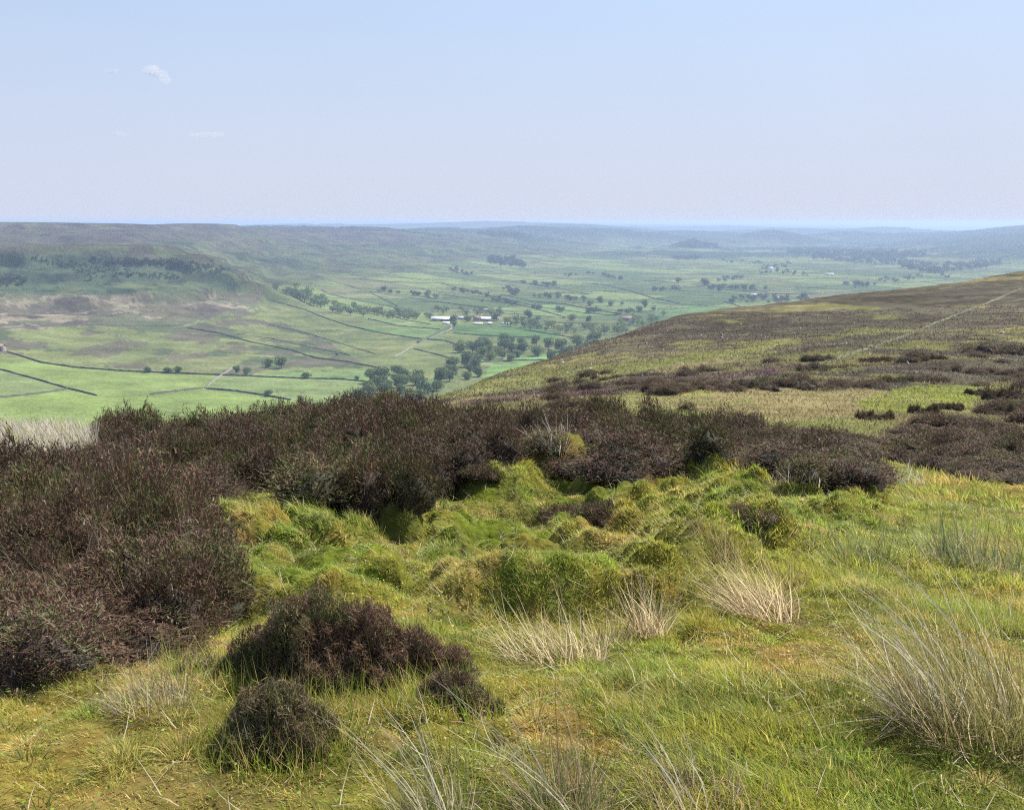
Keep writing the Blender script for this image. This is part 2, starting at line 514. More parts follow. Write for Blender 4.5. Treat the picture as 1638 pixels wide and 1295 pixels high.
def grass_colour(x, y, px, py, jit=1.0):
    n = len(x)
    wx, wy = x + .25 * fbm(x / .4, y / .4, 2, 241), y + .25 * fbm(x / .4, y / .4, 2, 243)
    a = fbm(wx / .75, wy / .75, 4, 201, .62); b = fbm(wx / .4, wy / .4, 4, 205, .6); c = fbm(wx / 1.1, wy / 1.1, 4, 207, .62); d = fbm(wx / .6, wy / .6, 4, 209, .6)
    w = dict(green=.12 + 2.2 * sstep(.48, .6, a), yellow=.12 + 1.7 * sstep(.45, .56, 1 - a), straw=.06 + 2.2 * sstep(.55, .64, c),
             orange=.03 + 1.5 * sstep(.58, .66, b) * sstep(.42, .55, c), olive=.08 + 1.9 * sstep(.55, .63, 1 - b), grey=.05 + 1.0 * sstep(.57, .65, d), lush=.06 + 1.8 * sstep(.54, .63, d))
    left = sstep(700, 300, px) * sstep(1000, 1080, py)
    w['straw'] = w['straw'] + .7 * left + 1.6 * left * sstep(.5, .6, d); w['yellow'] = w['yellow'] + .9 * left; w['orange'] = w['orange'] + .5 * left
    bowl = softpoly(px, py, bowl_poly, 30, 10, 10)
    w['lush'] = w['lush'] + bowl * 2.2 * sstep(.46, .58, a); w['yellow'] = w['yellow'] + bowl * 1.3 * sstep(.5, .6, 1 - a); w['olive'] = w['olive'] + bowl * .4; w['straw'] = w['straw'] + bowl * .8 * sstep(.54, .6, d)
    brow = np.exp(-((px - 1180) / 260) ** 2 - ((py - 790) / 40) ** 2)
    w['yellow'] = w['yellow'] + 2.2 * brow
    right = sstep(1250, 1450, px) * sstep(760, 820, py)
    w['grey'] = w['grey'] + right * .5; w['green'] = w['green'] + right * .8; w['olive'] = w['olive'] + right * .3
    far = sstep(12, 20, np.hypot(x, y))
    w['straw'] = w['straw'] + .3 * far
    ks = list(w); W = np.stack([np.broadcast_to(w[k], n) for k in ks], 1)
    W = W / W.sum(1, keepdims=True)
    pick = (rng.random(n)[:, None] > np.cumsum(W, 1)).sum(1).clip(0, len(ks) - 1)
    P_ = np.stack([PAL[k] for k in ks])
    avg = W @ P_
    if not jit:
        return avg, pick
    return (P_[pick] * .6 + avg * .4) * rng.uniform(.78, 1.22, n)[:, None], pick



# near turf under the grass
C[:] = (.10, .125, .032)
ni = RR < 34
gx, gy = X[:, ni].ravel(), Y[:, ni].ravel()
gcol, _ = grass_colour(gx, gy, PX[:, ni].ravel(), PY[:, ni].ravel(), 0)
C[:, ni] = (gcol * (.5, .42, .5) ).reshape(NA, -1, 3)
# moor r 25 .. 500
moor = (sstep(19, 27, RG) * (1 - sstep(650, 700, RG)))
Cm = np.empty_like(C); Cm[:] = (.178, .172, .072)
Csave = C.copy(); C = Cm
ws = fbm(X / 30 + .35 * Y / 30, Y / 34, 5, 131, .6)
mixc((.25, .205, .105), sstep(.46, .58, n8 * .45 + n30 * .55))
mixc((.195, .205, .07), sstep(.54, .66, n8 * .5 + n30 * .5))
hmask = sstep(.462, .545, ws * .5 + n8 * .36 + n2 * .14 + .075 * sstep(95, 200, RG) - .07 * (1 - sstep(45, 90, RG)))
mixc((.092, .076, .058), hmask)
mixc((.14, .125, .082), hmask * sstep(.5, .62, n8) * .8)
mpolys = [([(672, 640), (760, 612), (870, 596), (960, 585), (1120, 565), (1250, 548), (1240, 556), (1080, 585), (960, 612), (800, 628), (700, 640)], (.20, .205, .075), .75),
          ([(690, 655), (800, 632), (960, 616), (1100, 602), (1300, 580), (1300, 590), (1180, 606), (1060, 622), (1000, 632), (860, 640), (760, 650)], (.105, .072, .06), .9),
          ([(1000, 640), (1150, 624), (1400, 626), (1410, 660), (1250, 680), (1160, 668)], (.27, .225, .11), .75),
          ([(1370, 640), (1470, 618), (1560, 620), (1560, 650), (1470, 660), (1380, 655)], (.225, .245, .06), .8),
          ([(1060, 628), (1160, 618), (1150, 632), (1050, 640)], (.24, .23, .07), .6),
          ([(1000, 590), (1110, 563), (1160, 566), (1040, 592)], (.20, .205, .075), .6)]
for poly, c, wgt in mpolys:
    mk_ = inpoly(PX + 26 * (n8 - .5) * 2, PY + 7 * (n30 - .5) * 2, poly) & (RG > 24) & (RG < 600)
    mixc(c, mk_ * wgt * (.75 + .5 * (n2 > .5)))
Cm = C; C = Csave
C = C * (1 - moor[..., None]) + Cm * moor[..., None]
# valley and far country
val = sstep(640, 700, RG)
Cs = C.copy()
C = np.empty_like(Cs); C[:] = (.155, .18, .07)
mixc((.195, .21, .085), sstep(.48, .62, n120))
mixc((.10, .145, .06), sstep(.56, .7, n30 * .5 + n120 * .5) * .8)
# rough hillside: pasture, bracken, heather and bleached grass in patches
hs = sstep(.15, .8, hill + .35 * (n400 - .5))
qa = fbm(X / 75, Y / 120, 5, 161, .6); qb = fbm(X / 45, Y / 85, 5, 163, .6); qc = fbm(X / 110, Y / 150, 5, 165, .6); qd_ = fbm(X / 24, Y / 40, 4, 167, .6)
mixc((.128, .158, .075), hs * .85)
mixc((.175, .19, .078), hs * sstep(.50, .56, qc) * .8)
mixc((.072, .093, .05), hs * sstep(.53, .57, qa) * .9)
mixc((.112, .098, .07), hs * sstep(.545, .585, qb) * .85)
mixc((.21, .185, .115), hs * sstep(.60, .65, qd_ * .5 + qc * .5) * .7)
mixc((.055, .075, .042), hs * sstep(.60, .63, qd_ * .6 + qa * .4) * .9)
# rushy patches on the lower ground as well
mixc((.095, .12, .06), (1 - hs) * sstep(.57, .61, qb) * .6)
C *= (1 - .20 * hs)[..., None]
# heather plateau
pl = sstep(-78, -45, Zbase + 40 * (n400 - .5) * 2) * (RG < 9000)
mixc((.105, .092, .074), pl * .85)
mixc((.095, .072, .064), pl * sstep(.46, .54, qa * .4 + n400 * .3 + qc * .3) * .9)
mixc((.15, .15, .085), pl * sstep(.53, .60, qc * .6 + n120 * .4) * .75)
mixc((.07, .06, .055), pl * sstep(.57, .62, qb) * .7)
vp = [  # outline on the ground, colour, weight, edge jitter
    ([(0, 468), (-250, 470), (-250, 530), (0, 528), (140, 521), (215, 522), (290, 521), (340, 504), (412, 491), (415, 474), (330, 464), (150, 474)], (.165, .135, .095), .88, 10),
    ([(60, 560), (160, 536), (260, 545), (240, 580), (130, 586)], (.075, .095, .05), .6, 30),
    ([(210, 535), (300, 528), (310, 550), (250, 575), (200, 570)], (.07, .10, .055), .6, 22),
    ([(230, 575), (330, 545), (400, 560), (370, 590), (330, 600), (210, 592)], (.11, .098, .07), .75, 16),
    ([(60, 425), (190, 412), (310, 418), (372, 430), (380, 442), (250, 440), (120, 432)], (.055, .075, .045), .75, 22),
    ([(100, 445), (170, 440), (300, 450), (280, 462), (140, 462)], (.06, .085, .045), .6, 24),
    ([(0, 448), (45, 445), (40, 460), (0, 462)], (.05, .075, .04), .8, 6),
    ([(-250, 560), (12, 563), (35, 570), (65, 580), (200, 594), (345, 600), (328, 621), (240, 630), (150, 634), (110, 622), (0, 591), (-250, 575)], (.188, .246, .064), 1, 2),
    ([(0, 592), (110, 622), (0, 636), (-250, 650), (-250, 590)], (.185, .235, .08), 1, 2),
    ([(0, 637), (110, 623), (155, 633), (160, 700), (-250, 720), (-250, 650)], (.186, .25, .06), 1, 2),
    ([(330, 621), (345, 607), (372, 601), (600, 611), (590, 640), (520, 655), (465, 639)], (.185, .24, .08), 1, 2),
    ([(150, 634), (240, 631), (328, 622), (465, 640), (520, 656), (420, 720), (150, 720)], (.186, .25, .06), 1, 2),
    ([(372, 580), (505, 574), (607, 589), (600, 609), (400, 600)], (.16, .25, .08), .85, 5),
    ([(772, 604), (785, 584), (872, 578), (846, 594)], (.19, .32, .085), 1, 2),
    ([(767, 579), (820, 572), (935, 560), (935, 574), (872, 577)], (.17, .29, .08), 1, 2),
    ([(725, 518), (835, 519), (900, 535), (880, 545), (778, 537), (726, 532)], (.11, .205, .06), 1, 2),
    ([(529, 471), (594, 469), (640, 490), (600, 492)], (.20, .29, .085), .9, 2),
    ([(600, 469), (700, 474), (760, 484), (640, 488)], (.19, .265, .085), .8, 2),
    ([(640, 489), (704, 484), (754, 490), (765, 497), (690, 498)], (.215, .195, .095), .9, 2),
    ([(775, 492), (850, 492), (905, 509), (830, 506)], (.21, .28, .09), .9, 2),
    ([(802, 472), (905, 488), (993, 504), (905, 508), (850, 491)], (.19, .285, .085), .9, 2),
    ([(963, 456), (1010, 466), (1089, 486), (1052, 496), (990, 500), (945, 493), (942, 472)], (.19, .255, .085), .9, 2),
    ([(1026, 470), (1049, 464), (1160, 464), (1167, 477), (1091, 485)], (.165, .245, .085), .9, 2),
    ([(1052, 495), (1128, 484), (1167, 479), (1190, 490), (1070, 510), (1000, 515)], (.155, .26, .08), .9, 2),
    ([(1120, 440), (1175, 434), (1180, 445), (1125, 450)], (.22, .255, .09), .9, 2),
    ([(568, 506), (636, 521), (704, 527), (722, 523), (721, 512), (640, 505)], (.195, .29, .085), .9, 2),
    ([(557, 522), (600, 531), (710, 545), (702, 529), (636, 523)], (.16, .26, .075), .8, 4),
]
for poly, c, wgt, j in vp:
    c = np.array(c) * .84 + np.mean(c) * .09
    mk_ = inpoly(PX + j * 3 * jx, PY + j * .9 * jy, poly) & (RG > 640)
    mixc(c, mk_ * wgt)
crag = inpoly(PX + 16 * jx, PY + 6 * jy, [(-250, 395), (0, 402), (100, 408), (250, 414), (340, 424), (378, 440), (400, 466), (330, 464), (150, 474), (-250, 470)]) & (RG > 1300) & (RG < 2400)
mixc((.085, .118, .062), crag * .75)
mixc((.045, .062, .038), crag * sstep(.505, .54, qb * .5 + qd_ * .5) * .9)
mixc((.15, .165, .075), crag * sstep(.56, .6, qc) * .6)
lowg = inpoly(PX + 20 * jx, PY + 6 * jy, [(-250, 532), (140, 524), (290, 524), (400, 494), (520, 545), (600, 590), (400, 600), (200, 592), (65, 578), (-250, 560)]) & (RG > 900) & (RG < 1800)
mixc((.18, .20, .075), lowg * .7)
mixc((.078, .098, .055), lowg * sstep(.48, .53, qa) * .85)
mixc((.115, .102, .072), lowg * sstep(.55, .58, qb) * .85)
band = inpoly(PX + 30 * jx, PY + 9 * jy, vp[0][0]) & (RG > 640)
mixc((.30, .255, .175), band * sstep(.47, .56, qd_) * .85)
mixc((.085, .072, .06), band * sstep(.53, .57, qb * .6 + qd_ * .4) * .85)
mixc((.12, .13, .075), band * sstep(.58, .63, qa) * .8)
# distant patchwork beyond the traced fields
far = sstep(1500, 1800, RG) * (1 - .8 * hs) * (Zbase < -85)
cellx = np.floor((X * .8 + Y * .6) / 150 + .5 * n400); celly = np.floor((Y * .8 - X * .6) / 240 + .5 * n1500)
ux = (X * .8 + Y * .6) / 150 + .5 * n400; uy = (Y * .8 - X * .6) / 240 + .5 * n1500
hc = _hash(cellx, celly, 5)
mixc((.205, .25, .088), far * (hc > .66) * .9)
mixc((.105, .145, .06), far * ((hc > .2) & (hc < .42)) * .9)
mixc((.20, .19, .10), far * ((hc > .1) & (hc < .2)) * .6)
edge_ = (np.minimum(np.abs(ux - np.round(ux)) * 150, np.abs(uy - np.round(uy)) * 240) < 3.5 + RG / 900) & (_hash(cellx, celly, 9) > .25)
mixc((.045, .065, .038), far * edge_ * (RG > 1900) * .8)
mixc((.075, .095, .055), sstep(4800, 7500, RG) * .65)
wood_far = sstep(.49, .53, fbm(X / 520, Y / 620, 5, 151, .58)) * sstep(4000, 5200, RG)
mixc((.035, .055, .03), wood_far * .9)
mixc((.03, .045, .03), sstep(.25, .6, BF + .5 * (n400 - .5)) * (RG > 5200) * .92)
rh = inpoly(PX + 20 * jx, PY, [(1440, 378), (1520, 372), (1900, 350), (1900, 396), (1640, 404), (1560, 408), (1500, 396)]) & (RG > 4500)
mixc((.045, .062, .038), rh * .85)
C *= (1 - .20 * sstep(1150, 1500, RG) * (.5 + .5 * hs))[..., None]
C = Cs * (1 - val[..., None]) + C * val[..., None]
Zc = Z + wood_far * 9 * (RG > 4800)
Z = Zc

idx = np.arange(NA * NR).reshape(NA, NR)
ring = np.concatenate([idx, idx[:1]], 0)
q = np.stack([ring[:-1, :-1], ring[:-1, 1:], ring[1:, 1:], ring[1:, :-1]], -1)[..., ::-1].reshape(-1, 4)
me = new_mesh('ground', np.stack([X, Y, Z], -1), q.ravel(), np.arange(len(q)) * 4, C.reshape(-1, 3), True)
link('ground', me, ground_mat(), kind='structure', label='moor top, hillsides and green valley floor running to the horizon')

# ------------------------------------------------------------------ grass of the near ground
M_GRASS = veg_mat('grass_blades', .5, .5, .35, .25, 3.0)
heather_polys = [
    [(-260, 1105), (0, 1078), (150, 1068), (305, 1048), (350, 1000), (352, 950), (318, 890), (285, 838), (330, 800), (400, 780), (470, 790), (540, 826), (640, 818), (690, 806),
     (712, 780), (720, 745), (730, 660), (160, 660), (165, 720), (90, 765), (-260, 775)],
    [(735, 752), (800, 738), (860, 728), (870, 740), (900, 745), (950, 772), (1060, 765), (1075, 748), (1200, 735), (1215, 705), (1190, 660), (738, 655)],
    [(1215, 745), (1260, 758), (1385, 775), (1392, 745), (1385, 712), (1250, 706)],
    [(1425, 735), (1560, 772), (1800, 795), (1800, 712), (1500, 716)],
]
bleach_poly = [(-260, 690), (150, 672), (160, 722), (90, 760), (-260, 772)]


def scatter(n, r0, r1, azlim=31.0, power=1.0):
    a = R_(1) * rng.uniform(-azlim, azlim, n)
    u = rng.random(n) ** power
    r = np.sqrt(r0 ** 2 + u * (r1 ** 2 - r0 ** 2))
    return np.sin(a) * r, np.cos(a) * r


soup = Soup()
bleach = Soup()
for (n, k, r0, r1, rad, wid, ln) in ((8600, 25, 2.2, 6.5, .035, .0034, .042), (11000, 17, 6.5, 12, .055, .007, .056), (13000, 12, 12, 28, .11, .0125, .09),
                                     (230000, 1, 2.2, 6.5, 0, .004, .032), (80000, 1, 6.5, 13, 0, .008, .045)):
    wide = 48 if r1 < 7 else (40 if r1 < 14 else 33)
    n = int(n * wide / 31)
    x, y = scatter(n, min(r0, 1.7) if r0 < 3 else r0, r1, wide)
    z = height(x, y)
    px, py = project(x, y, z)
    inh = np.zeros(n, bool)
    for p in heather_polys:
        inh |= inpoly(px, py, p)
    bl = inpoly(px, py, bleach_poly)
    keep = ~bl & (~inh | (rng.random(n) < .05))
    x, y, px, py = x[keep], y[keep], px[keep], py[keep]
    col, pick = grass_colour(x, y, px, py)
    n = len(x)
    tall = fbm(x / .75, y / .75, 3, 211)
    tl = ln * rng.uniform(.55, 1.3, n) * (.75 + 1.45 * sstep(.38, .68, tall))
    dirn = 2.4 + 2.2 * fbm(x / 1.6, y / 1.6, 2, 215)
    x = np.repeat(x, k); y = np.repeat(y, k); col = np.repeat(col, k, 0); tl = np.repeat(tl, k); dirn = np.repeat(dirn, k)
    n = len(x)
    oa = rng.uniform(0, 6.28, n); oq = np.sqrt(rng.random(n)) * rad * rng.uniform(.6, 1.6, n)
    x = x + np.cos(oa) * oq; y = y + np.sin(oa) * oq
    z = height(x, y)
    L = tl * rng.uniform(.55, 1.2, n) * (1 - .45 * np.repeat(softpoly(px, py, bowl_poly, 15, 6, 4), k))
    out_ = (oq / rad * .55) if rad else rng.uniform(.1, 1.0, n)
    dx = np.cos(oa) * out_ + np.cos(dirn) * .3 + rng.normal(0, .2, n); dy = np.sin(oa) * out_ + np.sin(dirn) * .3 + rng.normal(0, .2, n)
    D = np.stack([dx, dy, np.ones(n)], 1); D /= np.linalg.norm(D, axis=1, keepdims=True)
    bd = rng.uniform(.05, .6, n)
    B = np.stack([(np.cos(dirn) * .5 + dx * .6) * bd, (np.sin(dirn) * .5 + dy * .6) * bd, -.4 * bd], 1)
    col = col * rng.uniform(.8, 1.2, n)[:, None]
    dead = rng.random(n) < .09
    col[dead] = PAL['straw'] * rng.uniform(.7, 1.3, dead.sum())[:, None]
    tip = col * .8 + .2 * PAL['straw'] * rng.uniform(.5, 1.2, n)[:, None]
    soup.add(*strips(np.stack([x, y, z - .008], 1), D, L, wid * rng.uniform(.7, 1.4, n), B, rng.uniform(0, math.pi, n), col, 2, tip))
for (n, k, r0, r1, rad, wid, ln) in ((2600, 70, 2.3, 7.5, .055, .0036, .072), (5200, 46, 7.5, 14, .09, .0072, .10), (4200, 26, 14, 26, .15, .013, .15)):
    wide = 46 if r1 < 8 else 38
    n = int(n * wide / 31)
    x, y = scatter(n, r0, r1, wide); z = height(x, y); px, py = project(x, y, z)
    inh = inpoly(px, py, bleach_poly)
    for p in heather_polys:
        inh |= inpoly(px, py, p)
    inb = inpoly(px, py, bowl_poly)
    keep = ~inh & (inb | (rng.random(n) < np.where(px < 750, .8, .45))) & (fbm(x / 1.3, y / 1.3, 3, 251) > .42)
    x, y, px, py = x[keep], y[keep], px[keep], py[keep]; n = len(x)
    col, pick = grass_colour(x, y, px, py)
    alt = rng.random(n)
    col = np.where((alt < .3)[:, None], PAL['olive'] * .9, np.where((alt < .42)[:, None], PAL['grey'], np.where((alt < .5)[:, None], PAL['straw'], col)))
    sz = rng.uniform(.5, 1.4, n)
    x = np.repeat(x, k); y = np.repeat(y, k); col = np.repeat(col, k, 0); sz = np.repeat(sz, k); n = len(x)
    oa = rng.uniform(0, 6.28, n); oq = np.sqrt(rng.random(n))
    x = x + np.cos(oa) * oq * rad * sz * .7; y = y + np.sin(oa) * oq * rad * sz * .7
    D = np.stack([np.cos(oa) * oq * .95 + rng.normal(-.08, .15, n), np.sin(oa) * oq * .95 + rng.normal(0, .15, n), np.ones(n)], 1)
    D /= np.linalg.norm(D, axis=1, keepdims=True)
    B = np.stack([np.cos(oa) * .45 * oq, np.sin(oa) * .45 * oq, -.5 * oq], 1)
    col = col * rng.uniform(.7, 1.25, n)[:, None]
    soup.add(*strips(np.stack([x, y, height(x, y) - .01], 1), D, ln * sz * rng.uniform(.6, 1.2, n) * (1 - .3 * np.repeat(inb[keep], k)), wid * rng.uniform(.7, 1.4, n), B, rng.uniform(0, math.pi, n), col, 2, col * .85 + .15 * PAL['straw']))
n = 26000                                # small round leaves and moss in the turf
x, y = scatter(n, 2.2, 8.5); z = height(x, y)
nn = np.stack([rng.normal(0, .5, n), rng.normal(0, .5, n), np.ones(n)], 1); nn /= np.linalg.norm(nn, axis=1, keepdims=True)
t1 = np.cross(nn, rng.normal(0, 1, (n, 3))); t1 /= np.linalg.norm(t1, axis=1, keepdims=True); t2 = np.cross(nn, t1)
sz = rng.uniform(.003, .0075, n)[:, None]; P = np.stack([x, y, z + rng.uniform(.005, .04, n)], 1)
V = np.stack([P - t1 * sz, P + t2 * sz * .7, P + t1 * sz, P - t2 * sz * .7], 1).reshape(-1, 3)
cl = np.where((rng.random(n) < .75)[:, None], PAL['lush'], np.where((rng.random(n) < .5)[:, None], PAL['yellow'], PAL['straw'])) * rng.uniform(.6, 1.3, n)[:, None]
soup.add(V, np.arange(4 * n), np.arange(n) * 4, np.repeat(cl, 4, 0))
n = 5200                                 # dead stems lying about
x, y = scatter(n, 2.3, 12); z = height(x, y)
a = rng.uniform(0, 6.28, n); D = np.stack([np.cos(a), np.sin(a), rng.uniform(.02, .5, n)], 1); D /= np.linalg.norm(D, axis=1, keepdims=True)
soup.add(*strips(np.stack([x, y, z + .02], 1), D, rng.uniform(.05, .2, n), np.full(n, .0034), rng.normal(0, .2, (n, 3)), a + 1.57 + rng.normal(0, .3, n), np.array((.60, .52, .36)) * rng.uniform(.55, 1.2, n)[:, None], 3))
link('grass', soup.mesh('grass'), M_GRASS, kind='stuff', label='short tufted green and straw coloured moor grass')

# tall bleached grass on the brink at the left
n = 9000
x, y = scatter(60000, 12, 21, 31)
z = height(x, y); px, py = project(x, y, z)
k = inpoly(px, py, bleach_poly)
x, y, z = x[k][:n], y[k][:n], z[k][:n]; n = len(x)
la = rng.normal(2.6, .6, n); tl = rng.uniform(.1, .6, n)
D = np.stack([np.cos(la) * tl, np.sin(la) * tl, np.ones(n)], 1)
col = np.array((.58, .53, .44)) * rng.uniform(.6, 1.2, n)[:, None]
col[rng.random(n) < .25] = (.3, .28, .1)
link('bleached_grass', new_mesh('bleached_grass', *strips(np.stack([x, y, z], 1), D, rng.uniform(.22, .52, n), np.full(n, .016), np.stack([.3 * np.cos(la), .3 * np.sin(la), -.1 + 0 * la], 1),
     rng.uniform(0, 3.1, n), col, 3)), M_GRASS, kind='stuff', label='pale bleached grass on the brink above the fields')

# rough grass over the moor slope
soup = Soup()
n = 150000
a = R_(1) * rng.uniform(-12, 31, n); r = np.exp(rng.uniform(math.log(22), math.log(230), n))
x, y = np.sin(a) * r, np.cos(a) * r
z = height(x, y)
ia = np.clip(np.searchsorted(AZ, a), 0, NA - 1); ir = np.clip(np.searchsorted(RR, r), 0, NR - 1)
gc = C[ia, ir]
k = (r < edge_r[ia, 0] * 1.05)
x, y, z, gc, r = x[k], y[k], z[k], gc[k], r[k]; n = len(x)
col = gc * rng.uniform(.75, 1.3, n)[:, None]
la = rng.uniform(0, 6.3, n); tl = rng.uniform(.2, 1.4, n)
D = np.stack([np.cos(la) * tl, np.sin(la) * tl, np.ones(n)], 1)
soup.add(*strips(np.stack([x, y, z - .02], 1), D, rng.uniform(.05, .17, n) * (r / 60).clip(.9, 1.7), .0009 * r * rng.uniform(.7, 1.6, n) + .008, np.zeros((n, 3)), rng.uniform(0, 3.1, n), col, 2))
link('moor_grass', soup.mesh('moor_grass'), M_GRASS, kind='stuff', label='rough grass and low heather over the moor slope')

# ------------------------------------------------------------------ heather
M_HEATH = veg_mat('heather_shoots', .18, .7, .15, .3, 9.0)
HB = np.array((.122, .070, .047)); HO = np.array((.095, .093, .036)); HG = np.array((.20, .16, .13)); HR = np.array((.135, .072, .050))


def bush(seed, n, rad, hgt, sl, sw, tint=(.62, .22, .06, .10), lump=.28, lobes=None, seg=1):
    """One heather bush: a dark twiggy dome (or several grown together) bristling with upright shoots. Origin at its foot."""
    g = np.random.default_rng(seed)
    if lobes is None:
        lobes = [(0, 0, 1, 1)]
    lobes = np.array(lobes, float) * (rad, rad, rad, hgt)
    so = Soup()
    A = lobes[:, 2] ** 2
    for li, (ox, oy, lr_, lh) in enumerate(lobes):
        m = int(n * A[li] / A.sum())
        sd_ = seed + 13 * li
        ph = g.uniform(0, 6.28, m)
        ct = g.random(m) ** .8
        lp = 1 + lump * (fbm(np.cos(ph) * 2.2 + sd_, np.sin(ph) * 2.2 + ct * 3, 4, sd_, .6) - .5) * 2
        st_ = np.sqrt(np.clip(1 - ct ** 2, 0, 1))
        dep = 1 - .25 * g.random(m) ** 2
        P = np.stack([np.cos(ph) * st_ * lr_ * lp * dep + ox, np.sin(ph) * st_ * lr_ * lp * dep + oy, ct * lh * lp * dep], 1)
        up = np.stack([np.cos(ph) * st_ * .7, np.sin(ph) * st_ * .7, .3 + ct * .6], 1) + g.normal(0, .55, (m, 3))
        up /= np.linalg.norm(up, axis=1, keepdims=True)
        keep = np.ones(m, bool)
        for lj, (qx, qy, qr, qh) in enumerate(lobes):
            if lj != li:
                keep &= ((P[:, 0] - qx) ** 2 + (P[:, 1] - qy) ** 2) / (qr * .75) ** 2 + (P[:, 2] / (qh * .75)) ** 2 > 1
        P, up = P[keep], up[keep]; m = len(P)
        pick = (g.random(m)[:, None] > np.cumsum(tint)[None]).sum(1).clip(0, 3)
        patch = fbm(P[:, 0] / rad * 1.9 + seed * 3, P[:, 1] / rad * 1.9 + P[:, 2] / hgt, 3, seed + 3)
        pick = np.where((patch > .61) & (pick == 0), 1, pick)
        col = np.stack([HB, HO, HG, HR])[pick] * g.uniform(.78, 1.22, m)[:, None]
        L = sl * g.uniform(.5, 1.5, m) * np.where(g.random(m) < .04, 1.8, 1)
        P = P - up * (L * .5)[:, None]
        P[:, 2] = np.maximum(P[:, 2], -.02)
        so.add(*strips(P, up, L, sw * g.uniform(.7, 1.4, m), g.normal(0, .18, (m, 3)), g.uniform(0, 3.14, m), col, seg, col * 1.1, .35))
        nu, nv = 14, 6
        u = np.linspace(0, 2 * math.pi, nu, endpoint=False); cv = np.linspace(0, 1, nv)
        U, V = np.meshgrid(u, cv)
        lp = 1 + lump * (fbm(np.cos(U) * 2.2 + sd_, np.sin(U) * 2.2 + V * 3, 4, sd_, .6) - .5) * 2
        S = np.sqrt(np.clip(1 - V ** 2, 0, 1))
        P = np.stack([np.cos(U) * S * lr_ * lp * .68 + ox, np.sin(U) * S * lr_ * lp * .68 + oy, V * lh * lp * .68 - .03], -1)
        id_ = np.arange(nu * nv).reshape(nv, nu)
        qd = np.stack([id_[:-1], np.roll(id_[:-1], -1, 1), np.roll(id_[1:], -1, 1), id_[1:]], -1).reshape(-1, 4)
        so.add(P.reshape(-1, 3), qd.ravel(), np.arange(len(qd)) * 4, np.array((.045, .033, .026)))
    return np.concatenate(so.v), np.concatenate(so.l), np.concatenate(so.st), np.concatenate(so.c)


fine = [bush(300 + i, 8000, .5, .62, .055, .0125, lump=.6) for i in range(6)]      # unit size: radius .5, height .62
medium = [bush(320 + i, 3000, .5, .62, .062, .018, lump=.65) for i in range(7)]


def swathe(name, poly, label, rmin=2.5, rmax=23.5, spacing=.30, hscale=1.0):
    so = Soup()
    pts = []
    r = rmin
    x, y = scatter(26000, rmin, rmax, 32)
    z = height(x, y); px, py = project(x, y, z)
    k = inpoly(px, py, poly)
    x, y, z = x[k], y[k], z[k]
    cells = {}
    for i in range(len(x)):
        rr_ = math.hypot(x[i], y[i])
        sp = (.25 if rr_ < 9 else .38) * spacing / .30
        ok = True
        cx_, cy_ = int(x[i] / .5), int(y[i] / .5)
        for dx in (-1, 0, 1):
            for dy in (-1, 0, 1):
                for (a_, b_) in cells.get((cx_ + dx, cy_ + dy), ()):
                    if (a_ - x[i]) ** 2 + (b_ - y[i]) ** 2 < sp * sp:
                        ok = False
        if not ok:
            continue
        cells.setdefault((cx_, cy_), []).append((x[i], y[i]))
        pts.append((x[i], y[i], z[i], rr_))
    for (x_, y_, z_, rr_) in pts:
        src = fine if rr_ < 9 else medium
        v, l, s, c = src[rng.integers(len(src))]
        sz = (rng.uniform(.36, .72) if rr_ < 9 else rng.uniform(.5, 1.0))
        patch = float(fbm(np.array(x_ / 2.2), np.array(y_ / 2.2), 2, 77))
        hz = hscale * ((.44 if rr_ < 9 else .60) + .75 * (patch - .5)) * rng.uniform(.5, 1.4)
        an = rng.uniform(0, 6.28)
        ca, sa = math.cos(an), math.sin(an)
        w_ = np.empty_like(v)
        w_[:, 0] = (v[:, 0] * ca - v[:, 1] * sa) * sz + x_; w_[:, 1] = (v[:, 0] * sa + v[:, 1] * ca) * sz + y_; w_[:, 2] = v[:, 2] * hz + z_ - .02
        tint = np.array((1, 1, 1)) * rng.uniform(.8, 1.2)
        kind_ = rng.random()
        if kind_ < .12 + .25 * (patch > .58):
            tint = tint * (.86, 1.05, .78)          # green shoots
        elif kind_ > .93:
            tint = tint * (1.35, 1.45, 1.5)         # grey, gone over
        elif rr_ > 11:
            tint = tint * (.85, .86, .9)
        so.add(w_, l, s, c * tint)
    print(name, len(pts))
    return link(name, so.mesh(name), M_HEATH, kind='stuff', label=label)


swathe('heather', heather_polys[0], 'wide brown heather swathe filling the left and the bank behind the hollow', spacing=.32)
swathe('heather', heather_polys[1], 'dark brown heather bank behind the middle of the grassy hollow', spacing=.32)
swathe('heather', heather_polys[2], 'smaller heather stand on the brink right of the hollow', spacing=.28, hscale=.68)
swathe('heather', heather_polys[3], 'heather stand at the right edge below the moor slope', spacing=.42, hscale=.85)


